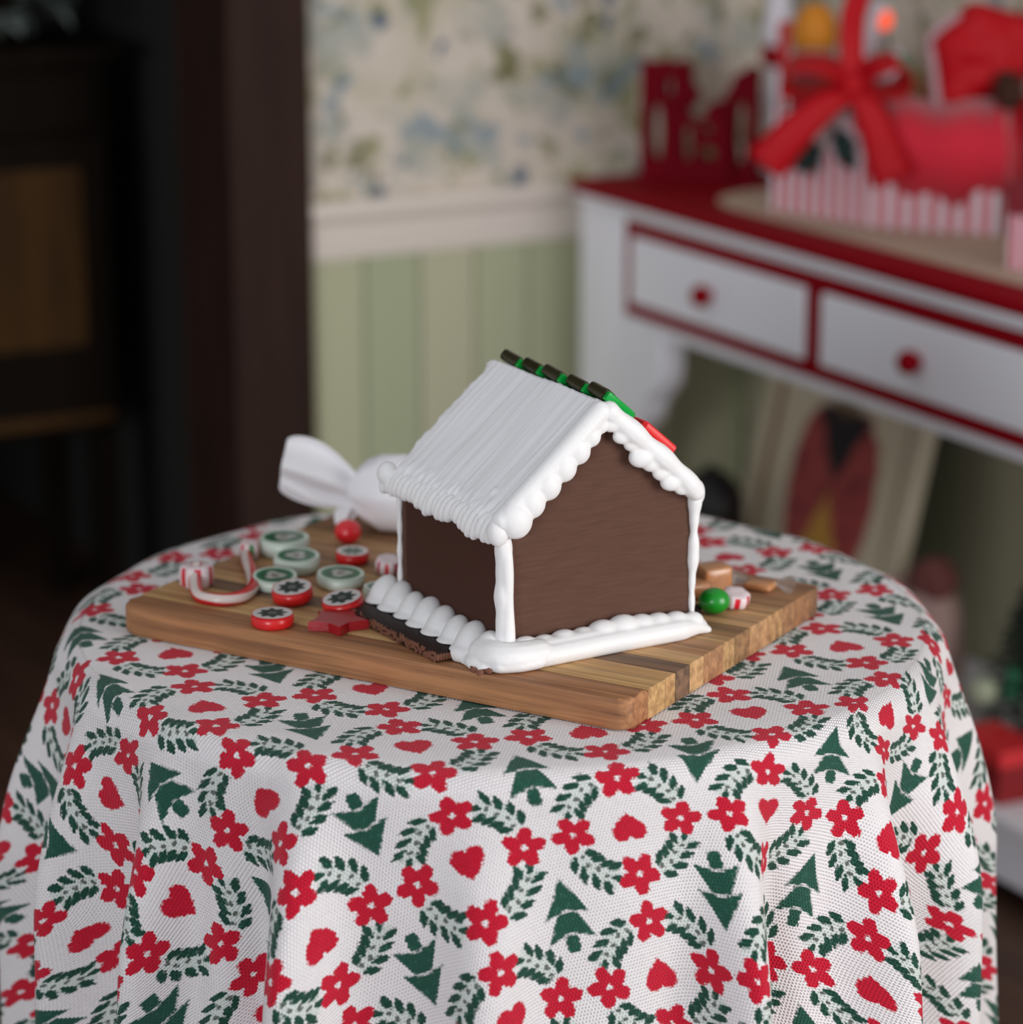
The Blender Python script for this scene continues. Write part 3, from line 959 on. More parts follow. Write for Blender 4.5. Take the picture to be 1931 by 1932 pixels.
# the near twist: a bow-shaped fan of folded paper, opening up and to the left
def fan(spine, half, fold, n=9, bm=None):
    """folded sheet: rows of points along the spine, each half wide"""
    b = bm or bmesh.new()
    rows = []
    for i, (p, hw) in enumerate(zip(spine, half)):
        row = []
        for k in range(n):
            f = k / (n - 1) * 2 - 1
            row.append(b.verts.new(Vector(p) + Vector(fold[0]) * (f * hw) + Vector(fold[1]) * (hw * (.34 * math.cos(f * PI * 1.5) - .30 * f * f))))
        rows.append(row)
    for A, B in zip(rows, rows[1:]):
        for k in range(n - 1): b.faces.new((A[k], A[k + 1], B[k + 1], B[k]))
    return b
def twist(pts, fold, half):
    b = fan(pts, half, fold)
    o = obj('twisted_end', b, M['paper'], wt, 180)
    s = o.modifiers.new('thickness', 'SOLIDIFY'); s.thickness = .0008
    d = o.modifiers.new('smooth', 'SUBSURF'); d.levels = 2; d.render_levels = 2
    return o
# upper fold reaching to the far left
twist([(-.050, -.004, .040), (-.064, -.006, .046), (-.082, -.008, .054), (-.104, -.010, .062), (-.120, -.011, .066)],
      ((.18, .05, 1.0), (.1, -1.0, .12)), [.016, .024, .032, .033, .027])
# inner fold behind it closes the cone
twist([(-.050, .006, .036), (-.066, .008, .044), (-.084, .012, .052), (-.102, .012, .064), (-.118, .004, .070)],
      ((.10, .45, .8), (.1, .9, .2)), [.015, .022, .029, .031, .026])
# lower flap hanging down to a point
twist([(-.050, -.006, .032), (-.056, -.010, .022), (-.060, -.013, .010), (-.061, -.014, .003)],
      ((1.0, .1, .25), (.1, -1.0, .0)), [.014, .015, .009, .002])
twist([(.046, 0, .038), (.06, .002, .040), (.075, .004, .044), (.092, .006, .05)], ((.1, .3, 1.0), (.1, -1, .1)), [.008, .018, .026, .03])

# ------------------------------------------------------------------ the room (local x = s along the sideboard towards us, y = d into the wall, z up)
SBO = Vector((.092, 4.48, 0)); SBR = math.radians(-61.5)
SBM = Matrix.Translation(SBO) @ Matrix.Rotation(SBR, 4, 'Z')
def wld(s, d, h): return SBM @ Vector((s, d, h))
def struct(name, bm, m, smooth=None):
    o = obj(name, bm, m, None, smooth, SBO, (0, 0, SBR))
    o['kind'] = 'structure'
    return o
M['jamb'] = wood('dark_stained_wood', lin(38, 23, 17), lin(52, 33, 25), (40, 40, 3), 0.7)
setin(nodes(M['jamb'])[2], Specular_IOR_Level=0.2)
M['black_wood'] = wood('very_dark_wood', lin(14, 9, 5), lin(22, 14, 8), (40, 40, 3), 0.8)
setin(nodes(M['black_wood'])[2], Specular_IOR_Level=0.08)
M['cab_panel'] = wood('amber_dark_wood', lin(52, 33, 14), lin(68, 45, 20), (30, 30, 3), 0.7)
setin(nodes(M['cab_panel'])[2], Specular_IOR_Level=0.1)
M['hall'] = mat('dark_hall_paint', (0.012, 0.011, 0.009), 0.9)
M['floor'] = wood('brown_floor_wood', lin(58, 38, 28), lin(82, 56, 42), (3, 40, 40), 0.5)
M['rail'] = mat('cream_rail_paint', lin(226, 214, 203), 0.55)
M['white_paint'] = mat('white_furniture_paint', lin(246, 245, 252), 0.5)
M['red_paint'] = mat('red_furniture_paint', lin(142, 2, 20), 0.75, Specular_IOR_Level=0.1)
M['ceiling'] = mat('ceiling_paint', (.6, .58, .55), 0.9)

def wallpaper():
    m = mat('floral_wallpaper', lin(214, 202, 186), 0.85)
    nt = m.node_tree; X.nt = nt
    v = coords(nt)
    base = lin(216, 204, 190)
    c = base
    def layer(scale, thr, soft, colr, amt, off, dist=0.0):
        nonlocal c
        f = X(tex_noise(nt, coords(nt, (1, 1, 1), loc=off), scale, 2.0, 0.55, dist))
        c = mixc(nt, ((f - thr) * soft).clamp() * amt, c, colr)
    layer(5, .5, 7, lin(192, 184, 160), .8, (1, 2, 3))
    layer(9, .54, 10, lin(162, 168, 160), .75, (4, 1, 7))
    layer(17, .565, 14, lin(142, 140, 92), .75, (2, 9, 1), .4)
    layer(20, .60, 18, lin(104, 104, 58), .8, (7, 3, 5), .4)
    layer(12, .60, 16, lin(124, 146, 158), .75, (5, 5, 2), .3)
    layer(13, .665, 22, lin(48, 84, 118), .9, (3.3, 8.7, 6.4), .2)
    nt.links.new(c, nt.nodes['Principled BSDF'].inputs['Base Color'])
    return m
M['wallpaper'] = wallpaper()
def green_board():
    m = mat('sage_green_paint', lin(178, 182, 148), 0.6)
    nt = m.node_tree
    info = nt.nodes.new('ShaderNodeObjectInfo')
    c = ramp(nt, info.outputs['Random'], [(0, lin(168, 176, 142)), (.5, lin(180, 182, 148)), (1, lin(192, 188, 158))])
    nt.links.new(c, nt.nodes['Principled BSDF'].inputs['Base Color'])
    return m
M['green'] = green_board()

struct('floor', box(-2.4, 4.6, -4.6, .6, -.05, 0), M['floor'])
WB = -.08; WR = .40
wb = struct('wall_back', box(WB - .08, WB, -.427, WR + .08, 0, 2.5), M['wallpaper'])
wr = struct('wall_right', box(WB, 2.65, WR, WR + .08, 0, 2.5), M['wallpaper'])
struct('wall_front', box(WB - .08, WB, -3.1, -1.87, 0, 2.5), M['wallpaper'])
# wainscot boards with grooves between
def wboards(parent, along0, along1, axis):
    y = along0; k = 0
    while y < along1 - .005:
        w = min(.098, along1 - y)
        if axis == 'd': bb = box(WB, WB + .012, y + .0015, y + w - .0015, .11, .70, .003)
        else: bb = box(y + .0015, y + w - .0015, WR - .012, WR, .11, .70, .003)
        obj('wainscot_board', bb, M['green'], parent)
        y += w
wboards(wb, -.427, WR - .013, 'd')
wboards(wr, WB + .013, 2.6, 's')
def railprof(x): return [(0, .698), (x * .55, .698), (x * .6, .706), (x * .62, .752), (x * .85, .762), (x, .768), (x, .782), (x * .9, .788), (0, .788)]
b = prism([(WB + p[0], p[1]) for p in railprof(.030)], -.427, WR, 0, 'y')
struct('trim_1', b, M['rail'], 30)
b = prism([(WR - p[0], p[1]) for p in railprof(.030)], WB + .03, 2.65, 0, 'x')
struct('trim_2', b, M['rail'], 30)
struct('baseboard_back', box(WB, WB + .016, -.427, WR, 0, .11, .004), M['green'])
struct('baseboard_right', box(WB + .016, 2.65, WR - .016, WR, 0, .11, .004), M['green'])
# dark door casing and the unlit hall behind it
struct('door_casing', prism([(-.427, WB + .032), (-.432, WB + .036), (-.548, WB + .036), (-.558, WB + .026), (-.566, WB - .16), (-.427, WB - .16)][::-1], 0, 2.2, 0, 'z'), M['jamb']).data.transform(Matrix(((0, 1, 0, 0), (1, 0, 0, 0), (0, 0, 1, 0), (0, 0, 0, 1))))
struct('trim_3', box(WB - .16, WB + .036, -1.75, -.566, 2.05, 2.2, .004), M['jamb'])
struct('trim_4', box(WB - .16, WB + .036, -1.87, -1.75, 0, 2.2, .004), M['jamb'])
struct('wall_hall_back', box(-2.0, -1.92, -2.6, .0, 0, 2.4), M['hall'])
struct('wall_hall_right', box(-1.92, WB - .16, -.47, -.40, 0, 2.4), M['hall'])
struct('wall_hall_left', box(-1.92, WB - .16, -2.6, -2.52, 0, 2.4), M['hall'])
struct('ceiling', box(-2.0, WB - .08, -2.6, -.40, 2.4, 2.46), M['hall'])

def sbthing(name, label, cat, s, d, h, rz=0.0, group=None):
    return thing(name, label, cat, wld(s, d, h), (0, 0, SBR + rz), group)

# panelled dark cabinet standing in the hall
cb = sbthing('hall_cabinet', 'dark panelled wooden cabinet standing in the unlit hall on the left', 'cabinet', -.5, -.575, 0)
CW, CD = .60, .30
obj('carcass', box(-CD, -.02, -CW, 0, .355, .975, .004), M['black_wood'], cb)
obj('cabinet_top', box(-CD - .01, .012, -CW - .015, .012, .975, 1.0, .006), M['black_wood'], cb)
for dx in (-.04, -CD + .01):
    for dy in (-.05, -CW + .01):
        obj('leg', box(dx, dx + .035, dy, dy + .04, 0, .355, .003), M['black_wood'], cb)
obj('drawer', box(-.02, 0, -CW + .03, -.03, .865, .955, .004), M['black_wood'], cb)
for y0, y1 in ((-.29, -.012), (-CW + .012, -.31)):
    dr = obj('door', box(-.02, 0, y0, y1, .37, .85, .003), M['black_wood'], cb)
    fr = .045
    obj('door_panel', box(-.012, .004, y0 + fr, y1 - fr, .37 + fr + .09, .85 - fr, .006), M['cab_panel'], dr)
    obj('door_rail', box(-.012, .005, y0 + .005, y1 - .005, .372, .392, .004), M['cab_panel'], dr)
M['dim_leaf'] = mat('grey_green_leaf', lin(96, 106, 100), 0.6)
def leafblade(b, p, d, L, w, up=Vector((0, 0, 1)), curl=.25):
    d = Vector(d).normalized(); s = d.cross(up)
    if s.length < .1: s = d.cross(Vector((1, 0, 0)))
    s.normalize(); n = s.cross(d)
    P = Vector(p)
    a = b.verts.new(P); e = b.verts.new(P + d * L - n * curl * L)
    m1 = b.verts.new(P + d * L * .5 + s * w - n * curl * L * .15); m2 = b.verts.new(P + d * L * .5 - s * w - n * curl * L * .15)
    c = b.verts.new(P + d * L * .55 + n * .002)
    for f in ((a, m1, c), (a, c, m2), (c, m1, e), (c, e, m2)): b.faces.new(f)
pt = sbthing('potted_plant', 'dim grey-green leafy plant on top of the hall cabinet', 'plant', -.62, -.75, 1.0)
obj('pot', lathe([(0, 0), (.045, 0), (.06, .08), (.066, .085), (.064, .1), (.055, .098), (.05, .085), (0, .08)], 24), M['black_wood'], pt, 40)
b = bmesh.new(); rnd = random.Random(11)
for k in range(150):
    a = rnd.uniform(0, 2 * PI); e = rnd.uniform(-.9, .9)
    R_ = rnd.uniform(.03, .15)
    p = Vector((math.cos(a) * R_ + .03, math.sin(a) * R_, .10 + rnd.uniform(-.06, .16)))
    leafblade(b, p, (math.cos(a), math.sin(a), e), rnd.uniform(.045, .075), rnd.uniform(.012, .02))
o = obj('foliage', b, M['dim_leaf'], pt); o['kind'] = 'stuff'

# ------------------------------------------------------------------ red and white sideboard
sb = sbthing('sideboard', 'white sideboard with red top, two red framed drawers and red knobs', 'sideboard', 0, 0, 0)
SLN = 1.87; SDP = .385
# top slab with a moulded front
obj('tabletop', prism([(.0, .790), (.004, .785), (SDP, .785), (SDP, .805), (.006, .805), (0, .801)][::-1], 0, SLN, .002, 'x'), M['red_paint'], sb, 30)
obj('moulding', prism([(.014, .764), (.012, .770), (.007, .775), (.005, .785), (.05, .785), (.05, .764)][::-1], .012, SLN - .012, 0, 'x'), M['white_paint'], sb, 30)
F0 = .022
obj('apron', box(.13, SLN - .13, F0 + .014, F0 + .04, .600, .770), M['red_paint'], sb)
obj('back_panel', box(.06, SLN - .06, SDP - .03, SDP - .015, .600, .782), M['white_paint'], sb)
obj('rail', box(.13, SLN - .13, F0 - .002, F0 + .03, .594, .616, .003), M['white_paint'], sb)
for s0 in (.012, SLN - .060):
    obj('end_panel', box(s0, s0 + .048, F0 + .05, SDP - .05, .600, .782), M['white_paint'], sb)
def drawer(s0, s1):
    z0, z1 = .612, .762
    d = obj('drawer', box(s0 + .021, s1 - .018, F0 - .010, F0 + .25, z0 + .022, z1 - .024, .004), M['white_paint'], sb)
    b = bmesh.new()
    for (a0, a1, c0, c1) in ((s0, s1, z1 - .023, z1), (s0, s1, z0, z0 + .021), (s0, s0 + .020, z0 + .021, z1 - .023), (s1 - .017, s1, z0 + .021, z1 - .023)):
        box(a0, a1, F0 - .007, F0 + .012, c0, c1, .002, 1, b)
    obj('drawer_border', b, M['red_paint'], d)
    kb = lathe([(0, -.002), (.009, -.002), (.009, .004), (.013, .007), (.0165, .013), (.0165, .019), (.0135, .026), (.007, .0295), (0, .030)], 24)
    bmesh.ops.rotate(kb, verts=kb.verts[:], cent=(0, 0, 0), matrix=Matrix.Rotation(PI / 2, 3, 'X'))
    obj('knob', kb, M['red_paint'], d, 60, ((s0 + s1) / 2 - .006, F0 - .010, .685))
for k in range(3): drawer(.148 + k * .516 + .001, .148 + (k + 1) * .516 - .001)
# legs: a broad post, scalloped bracket towards the middle, red foot
def leg_outline():
    return [(.004, .770), (.004, .42), (.022, .36), (.03, .12), (.09, .12), (.10, .30), (.125, .40), (.165, .425), (.19, .44), (.203, .46), (.207, .485), (.222, .497), (.240, .503), (.252, .520), (.257, .545), (.252, .58), (.25, .602), (.148, .604), (.148, .770)]
for mir in (False, True):
    pts = [((SLN - p[0]) if mir else p[0], p[1]) for p in leg_outline()]
    lo_ = obj('leg', prism(pts if mir else pts[::-1], F0 - .004, F0 + .040, .003, 'y'), M['white_paint'], sb, 30)
    obj('red_collar', box((SLN - .155) if mir else .012, (SLN - .012) if mir else .155, F0 - .008, F0 + .044, .398, .418, .004), M['red_paint'], lo_)
obj('lower_shelf', box(.0, SLN, .0, SDP - .005, .032, .12, .006), M['white_paint'], sb)
for s0 in (.03, SLN - .09):
    for d0 in (.03, SDP - .10):
        obj('foot', lathe([(0, 0), (.024, 0), (.032, .018), (.028, .032), (0, .032)], 20, None, None, (s0 + .03, d0 + .03)), M['white_paint'], sb, 40)

# runner on the sideboard
M['linen'] = mat('cream_linen', lin(190, 168, 148), 0.9)
rp = []
for k in range(13):
    a = PI / 2 + PI * k / 12
    rp.append((.37 + .12 * math.cos(a), .185 + .12 * math.sin(a)))
rp += [(1.26, .065), (1.30, .08), (1.30, .29), (1.26, .305)]
rp = [(x, y - .02 * max(0, x - .5) * 0) for x, y in rp]
ro = obj('table_runner', prism(rp, 0, .003, .0008), M['linen'], None, None, wld(0, 0, .8052), (0, 0, SBR))
tag(ro, 'cream linen runner lying on the red sideboard top under the gift basket', 'table runner')

# dark red fretwork ornament, left end of the sideboard top
def curve_prism(splines, depth, bevel=0.002):
    cu = bpy.data.curves.new('tmp', 'CURVE'); cu.dimensions = '2D'; cu.fill_mode = 'BOTH'
    cu.extrude = depth / 2; cu.bevel_depth = bevel; cu.bevel_resolution = 1
    for pts in splines:
        s = cu.splines.new('POLY'); s.points.add(len(pts) - 1); s.use_cyclic_u = True
        for p, q in zip(s.points, pts): p.co = (q[0], q[1], 0, 1)
    o = bpy.data.objects.new('tmp', cu); COL.objects.link(o)
    me = bpy.data.meshes.new_from_object(o.evaluated_get(bpy.context.evaluated_depsgraph_get()))
    b = bmesh.new(); b.from_mesh(me)
    bpy.data.objects.remove(o); bpy.data.curves.remove(cu); bpy.data.meshes.remove(me)
    bmesh.ops.rotate(b, verts=b.verts[:], cent=(0, 0, 0), matrix=Matrix.Rotation(PI / 2, 3, 'X'))
    return b
def circ(cx, cy, rx, ry, n=16): return [(cx + rx * math.cos(2 * PI * k / n), cy + ry * math.sin(2 * PI * k / n)) for k in range(n)]
M['fret'] = mat('dark_red_lacquer', lin(112, 5, 22), 0.8, Specular_IOR_Level=0.1)
fo = thing('fretwork_ornament', 'dark red cut-out wooden ornament with two tall uprights on the sideboard', 'ornament', wld(.118, .165, .805), (0, 0, math.radians(-12)))
left = [(-.088, 0), (-.03, 0), (-.03, .125), (-.008, .115), (.0, .135), (-.012, .150), (-.014, .176), (-.026, .186), (-.040, .180), (-.054, .186), (-.068, .181), (-.088, .183)]
mid = [(-.036, 0), (.052, 0), (.056, .07), (.050, .105), (.036, .125), (.020, .120), (.012, .098), (-.004, .094), (-.014, .108), (-.03, .125)]
right = [(.044, 0), (.092, 0), (.092, .172), (.078, .178), (.070, .168), (.058, .164), (.052, .145), (.044, .138)]
for nm, sp_, y_ in (('upright', [left, circ(-.064, .075, .011, .050), circ(-.045, .145, .007, .02)], 0.004), ('scroll', [mid, circ(.020, .046, .0135, .0135), circ(.018, .083, .010, .008), circ(-.013, .06, .009, .034)], -.012), ('upright', [right, circ(.068, .075, .010, .058)], .012)):
    obj(nm, curve_prism(sp_, .040 if nm == 'upright' else .03), M['fret'], fo, 30, (0, y_, .002))

# white turned candlestick with a red collar
M['white_gloss'] = mat('white_glazed_wood', lin(226, 220, 228), 0.35)
cs = thing('candlestick', 'white turned candlestick with a red collar behind the red ornament', 'candlestick', wld(.115, .315, .8085), (0, 0, 0))
obj('stem', lathe([(0, 0), (.036, 0), (.038, .012), (.02, .024), (.014, .05), (.018, .09), (.026, .115), (.020, .150), (.018, .170), (0, .170)], 32), M['white_gloss'], cs, 40)
obj('red_collar', lathe([(0, .168), (.020, .168), (.028, .176), (.028, .196), (.022, .202), (0, .202)], 32), M['red_paint'], cs, 40)
obj('candle_body', lathe([(0, .20), (.021, .20), (.026, .215), (.026, .235), (.020, .262), (.0165, .29), (.018, .32), (.024, .345), (.024, .36), (.012, .365), (.012, .46), (0, .46)], 32), M['white_gloss'], cs, 40)

# striped gift basket
def stripes(name, c1, c2, freq):
    m = mat(name, c1, 0.6)
    nt = m.node_tree; X.nt = nt
    n = nt.nodes.new('ShaderNodeUVMap')
    u, v, _ = sepxyz(nt, n.outputs['UV'])
    f = (u * freq).mod(1.0)
    c = mixc(nt, inside((f - 0.5).abs(), 16, 0.25), c1, c2)
    nt.links.new(c, nt.nodes['Principled BSDF'].inputs['Base Color'])
    return m
M['stripe'] = stripes('red_white_stripes', lin(232, 222, 230), lin(206, 66, 78), 40.0)
M['stripe_fine'] = stripes('fine_pink_stripes', lin(226, 196, 206), lin(196, 84, 104), 55.0)
M['ribbon'] = mat('red_satin_ribbon', lin(178, 0, 18), 0.6, Specular_IOR_Level=0.25)
M['felt'] = mat('red_felt', lin(208, 24, 50), 0.85, Sheen_Weight=0.3)
M['holly'] = mat('dark_holly_leaf', lin(34, 58, 56), 0.45)
def walls_uv(pts, z0, z1, thick=.004, taper=1.0):
    """open box of upright faces with a running-length UV"""
    b = bmesh.new(); uvl = b.loops.layers.uv.verify()
    cx = sum(p[0] for p in pts) / len(pts); cy = sum(p[1] for p in pts) / len(pts)
    L = 0
    def ins(p, k): return (cx + (p[0] - cx) * k, cy + (p[1] - cy) * k)
    for a, c in zip(pts, pts[1:] + pts[:1]):
        l = math.dist(a, c)
        v = [b.verts.new((*a, z0)), b.verts.new((*c, z0)), b.verts.new((*ins(c, taper), z1)), b.verts.new((*ins(a, taper), z1))]
        f = b.faces.new(v)
        for lp, q in zip(f.loops, ((L, 0), (L + l, 0), (L + l, 1), (L, 1))): lp[uvl].uv = q
        k = .96
        v2 = [b.verts.new((*ins(a, taper), z1)), b.verts.new((*ins(c, taper), z1)), b.verts.new((*ins(c, k * taper), z1)), b.verts.new((*ins(a, k * taper), z1))]
        f = b.faces.new(v2)
        for lp, q in zip(f.loops, ((L, 0), (L + l, 0), (L + l, 1), (L, 1))): lp[uvl].uv = q
        v3 = [b.verts.new((*ins(a, k * taper), z1)), b.verts.new((*ins(c, k * taper), z1)), b.verts.new((*ins(c, k), z0 + .004)), b.verts.new((*ins(a, k), z0 + .004))]
        f = b.faces.new(v3)
        for lp, q in zip(f.loops, ((L, 0), (L + l, 0), (L + l, 1), (L, 1))): lp[uvl].uv = q
        L += l
    f = b.faces.new([b.verts.new((*p, z0)) for p in pts[::-1]])
    bmesh.ops.remove_doubles(b, verts=b.verts[:], dist=1e-5)
    return b
BK = Vector((.514, 4.007, .8085))
bk = thing('gift_basket', 'red and white striped gift basket with red felt liner and big red bow', 'basket', BK)
hexp = [(0, 0), (.168, -.064), (.208, .004), (.146, .142), (.05, .25), (-.095, .25), (-.130, .160)]
obj('basket_body', walls_uv(hexp, 0, .150), M['stripe'], bk)
# liner folded over the rim, its lower edge gently scalloped
b = bmesh.new()
o1 = [(-.004, -.006), (.173, -.073), (.216, .003), (.152, .147), (.05, .258)]
rows = []
NSEG = 16
for kind in range(4):
    row = []
    for a, c in zip(o1, o1[1:]):
        for k in range(NSEG):
            f = k / NSEG; x_, y_ = a[0] + (c[0] - a[0]) * f, a[1] + (c[1] - a[1]) * f
            g = 1.0 if kind < 2 else (.93 if kind == 2 else .9)
            z_ = (.055 + .010 * math.sin(f * PI * 2 + 1.2) + .008 * math.sin(f * 17), .11, .186 + .004 * math.sin(f * 9), .15)[kind]
            kk = 1.0 + (.015 * math.sin(f * 13) if kind < 2 else 0)
            row.append(b.verts.new((.07 + (x_ - .07) * g * kk, .1 + (y_ - .1) * g * kk, z_)))
    rows.append(row)
for A, B in zip(rows, rows[1:]):
    for k in range(len(A) - 1): b.faces.new((A[k], A[k + 1], B[k + 1], B[k]))
ln = obj('felt_liner', b, M['felt'], bk, 180)
md = ln.modifiers.new('thickness', 'SOLIDIFY'); md.thickness = .004
# white card with holly on the left face
n_l = Vector((-.776, -.63, 0)); t_l = Vector((-.63, .776, 0))
def lf(a, z, o=0.0): return Vector((0, 0, 0)) + t_l * a + n_l * (.002 + o) + Vector((0, 0, z))
b = bmesh.new()
card = [(.014, .075), (.085, .150), (.175, .100), (.198, .060), (.10, .045)]
card = [(.012, .10), (.05, .15), (.10, .168), (.16, .135), (.190, .085), (.10, .095)]
fr = [b.verts.new(lf(a, z, .004)) for a, z in card]; ba = [b.verts.new(lf(a, z, 0)) for a, z in card]
b.faces.new(fr); b.faces.new(ba[::-1])
for k in range(len(card)): b.faces.new((fr[k], fr[(k + 1) % 6], ba[(k + 1) % 6], ba[k]))
M['card'] = mat('pinkish_white_card', lin(228, 200, 206), 0.6)
obj('card', b, M['card'], bk)
def holly(a, z, ang, L, w, nm='holly_leaf'):
    b = bmesh.new(); pts = []
    for k in range(14):
        f = k / 7 if k <= 7 else (14 - k) / 7
        s = 1 if k <= 7 else -1
        ww = w * math.sin(PI * min(1, max(0, f))) * (1.15 if k % 2 else .8)
        pts.append((f * L - L / 2, s * ww))
    ca, sa = math.cos(ang), math.sin(ang)
    q = [(a + x * ca - y * sa, z + x * sa + y * ca) for x, y in pts]
    fr = [b.verts.new(lf(x, y, .012 - 8 * abs(p[1]) ** 2)) for (x, y), p in zip(q, pts)]
    ba = [b.verts.new(lf(x, y, .006)) for x, y in q]
    b.faces.new(fr); b.faces.new(ba[::-1])
    for k in range(14): b.faces.new((fr[k], fr[(k + 1) % 14], ba[(k + 1) % 14], ba[k]))
    obj(nm, b, M['holly'], bk)
holly(.122, .088, math.radians(-40), .070, .024)
holly(.050, .108, math.radians(55), .068, .023)
M['berry'] = mat('white_berry', lin(222, 210, 212), 0.4)
for a, z in ((.085, .130), (.075, .143), (.098, .118)): obj('berry', ball(lf(a, z, .008), .010, None, 2), M['berry'], bk, 180)
# bow: two loops, knot, two tails, and the ribbon handle
def ribbon(path, width, wdir, m=None, nm='ribbon', crease=0.0):
    b = bmesh.new(); P = catmull(path, 8); rows = []
    for i, p in enumerate(P):
        f = i / (len(P) - 1)
        w = (width(f) if callable(width) else width) / 2
        d = Vector(wdir(f) if callable(wdir) else wdir).normalized()
        tn = (P[min(i + 1, len(P) - 1)] - P[max(i - 1, 0)]).normalized(); nn = tn.cross(d)
        rows.append([b.verts.new(p + d * w * k + nn * crease * w * (1 - k * k)) for k in (-1, -.5, 0, .5, 1)])
    for A, B in zip(rows, rows[1:]):
        for k in range(4): b.faces.new((A[k], A[k + 1], B[k + 1], B[k]))
    o = obj(nm, b, m or M['ribbon'], bk, 180)
    md = o.modifiers.new('t', 'SOLIDIFY'); md.thickness = .002
    return o
KN = Vector((-.035, -.020, .205))
ribbon([KN, KN + Vector((-.035, -.02, .028)), KN + Vector((-.085, -.01, .030)), KN + Vector((-.100, .01, .005)), KN + Vector((-.075, .02, -.012)), KN + Vector((-.03, .01, -.006)), KN], .062, (.2, .9, .35), nm='bow_loop')
ribbon([KN, KN + Vector((.025, -.03, .030)), KN + Vector((.060, -.03, .036)), KN + Vector((.072, -.01, .010)), KN + Vector((.055, .0, -.010)), KN + Vector((.02, .0, -.006)), KN], .058, (-.2, .9, .3), nm='bow_loop')
obj('knot', ball(KN + Vector((0, -.012, 0)), .022, None, 3, None, (1, .7, .9)), M['ribbon'], bk, 180)
ribbon([KN + Vector((0, -.01, 0)), KN + Vector((-.04, -.03, -.022)), KN + Vector((-.085, -.035, -.062)), KN + Vector((-.125, -.03, -.110))], lambda f: .036 + .026 * f, lambda f: (.75, -.1, -.6), nm='ribbon_tail', crease=.25)
ribbon([KN + Vector((0, -.012, 0)), KN + Vector((.02, -.024, -.035)), KN + Vector((.040, -.026, -.085)), KN + Vector((.058, -.030, -.130))], lambda f: .034 + .030 * f, lambda f: (.85, .0, .35), nm='ribbon_tail', crease=.25)
ribbon([KN + Vector((.0, -.008, .0)), KN + Vector((-.004, .0, .06)), KN + Vector((.003, .02, .11)), KN + Vector((.035, .05, .165)), KN + Vector((.085, .09, .215))], .036, (1, .2, -.15), nm='ribbon_handle')

# things standing in the basket
def inb(x, y, z): return BK + Vector((x, y, z))
def at_px(px, py, Y):           # design-time point at a depth
    x = (px - 965.5) / 5349; yv = -(py - 966) / 5349
    r = Vector((x, math.cos(PITCH) + yv * math.sin(PITCH), -math.sin(PITCH) + yv * math.cos(PITCH)))
    return Vector((0, 0, CAM_Z)) + r * (Y / r.y)
M['orange'] = mat('orange_knit', lin(206, 128, 22), 0.7)
M['skin'] = mat('peg_face', lin(206, 150, 132), 0.6)
M['brown'] = mat('brown_plush', lin(84, 50, 36), 0.9)
M['darkgrey'] = mat('charcoal_coat', lin(66, 52, 58), 0.8)
M['green_gloss'] = mat('sea_green_glaze', lin(70, 176, 134), 0.4)
M['beige'] = mat('beige_wafer', lin(176, 142, 96), 0.7)
p = at_px(1535, 175, 4.185)
fg = thing('peg_figure', 'small figure with orange knitted cap standing in the gift basket', 'figurine', (p.x, p.y, .9595 - .148))
obj('coat', lathe([(0, .003), (.03, .003), (.034, .06), (.036, .16), (.028, .195), (.012, .205), (0, .205)], 24), M['darkgrey'], fg, 180)
obj('head', ball((0, 0, .222), .026, None, 3), M['skin'], fg, 180)
obj('cap', lathe([(.027, .232), (.032, .234), (.034, .25), (.03, .275), (.018, .292), (0, .298)], 24), M['orange'], fg, 180)
obj('arm', tube([(-.026, 0, .17), (-.031, -.014, .13), (-.022, -.026, .10)], .009), M['red_paint'], fg, 180)
obj('arm', tube([(.026, 0, .17), (.034, -.014, .13), (.024, -.026, .10)], .009), M['darkgrey'], fg, 180)
p = at_px(1690, 215, 4.05)
mc = lathe([(0, .004), (.011, .004), (.0165, .06), (.0185, .17), (.0165, .215), (.008, .24), (0, .245)], 20)
oo = thing('sugar_stick', 'white candy stick with a green stripe standing in the basket', 'candy', (p.x, p.y, .8125))
obj('stick', mc, M['white_gloss'], oo, 180)
obj('green_stripe', tube([(.010, -.010, .12), (.013, -.012, .17), (.011, -.011, .21), (.006, -.006, .236)], lambda f: .009 - .002 * f), M['green_gloss'], oo, 180)
p = at_px(1727, 215, 4.09)
tag(obj('wafer_stick', tube([(0, 0, .004), (.002, 0, .1), (.004, 0, .205)], .013), M['beige'], None, 180, (p.x, p.y, .8125)), 'beige wafer stick standing beside the green striped candy stick', 'candy')
p = at_px(1640, 140, 4.04)
tag(obj('white_bauble', ball((0, 0, 0), .021, None, 3), M['white_gloss'], None, 180, (p.x, p.y, p.z)), 'small white bauble right of the red ribbon handle', 'bauble')
p = at_px(1640, 65, 4.12)
wr_ = obj('white_candy_stick', tube([(-.022, 0, -.16), (-.008, 0, -.05), (.016, 0, .045)], .0155), M['white_gloss'], None, 180, (p.x, p.y, p.z))
tag(wr_, 'white slanting candy stick behind the red ribbon handle', 'candy')
p = at_px(1671, 40, 4.05)
M['bulb'] = mat('glowing_orange_bulb', lin(240, 80, 50), 0.3, Emission_Color=(1.0, .12, .05), Emission_Strength=0.7)
bl = thing('light_bulb', 'small glowing orange-red fairy light bulb above the basket', 'light', (p.x, p.y, p.z))
obj('bulb', ball((0, 0, 0), .012, None, 3, Matrix.Rotation(.3, 3, 'Y'), (.9, .9, 1.25)), M['bulb'], bl, 180)
obj('wire', tube([(.002, 0, -.012), (.01, .02, -.06), (.004, .03, -.13), (0, .03, -.235)], .003, 8), M['holly'], bl, 180)
p = at_px(1474, 150, 4.215)
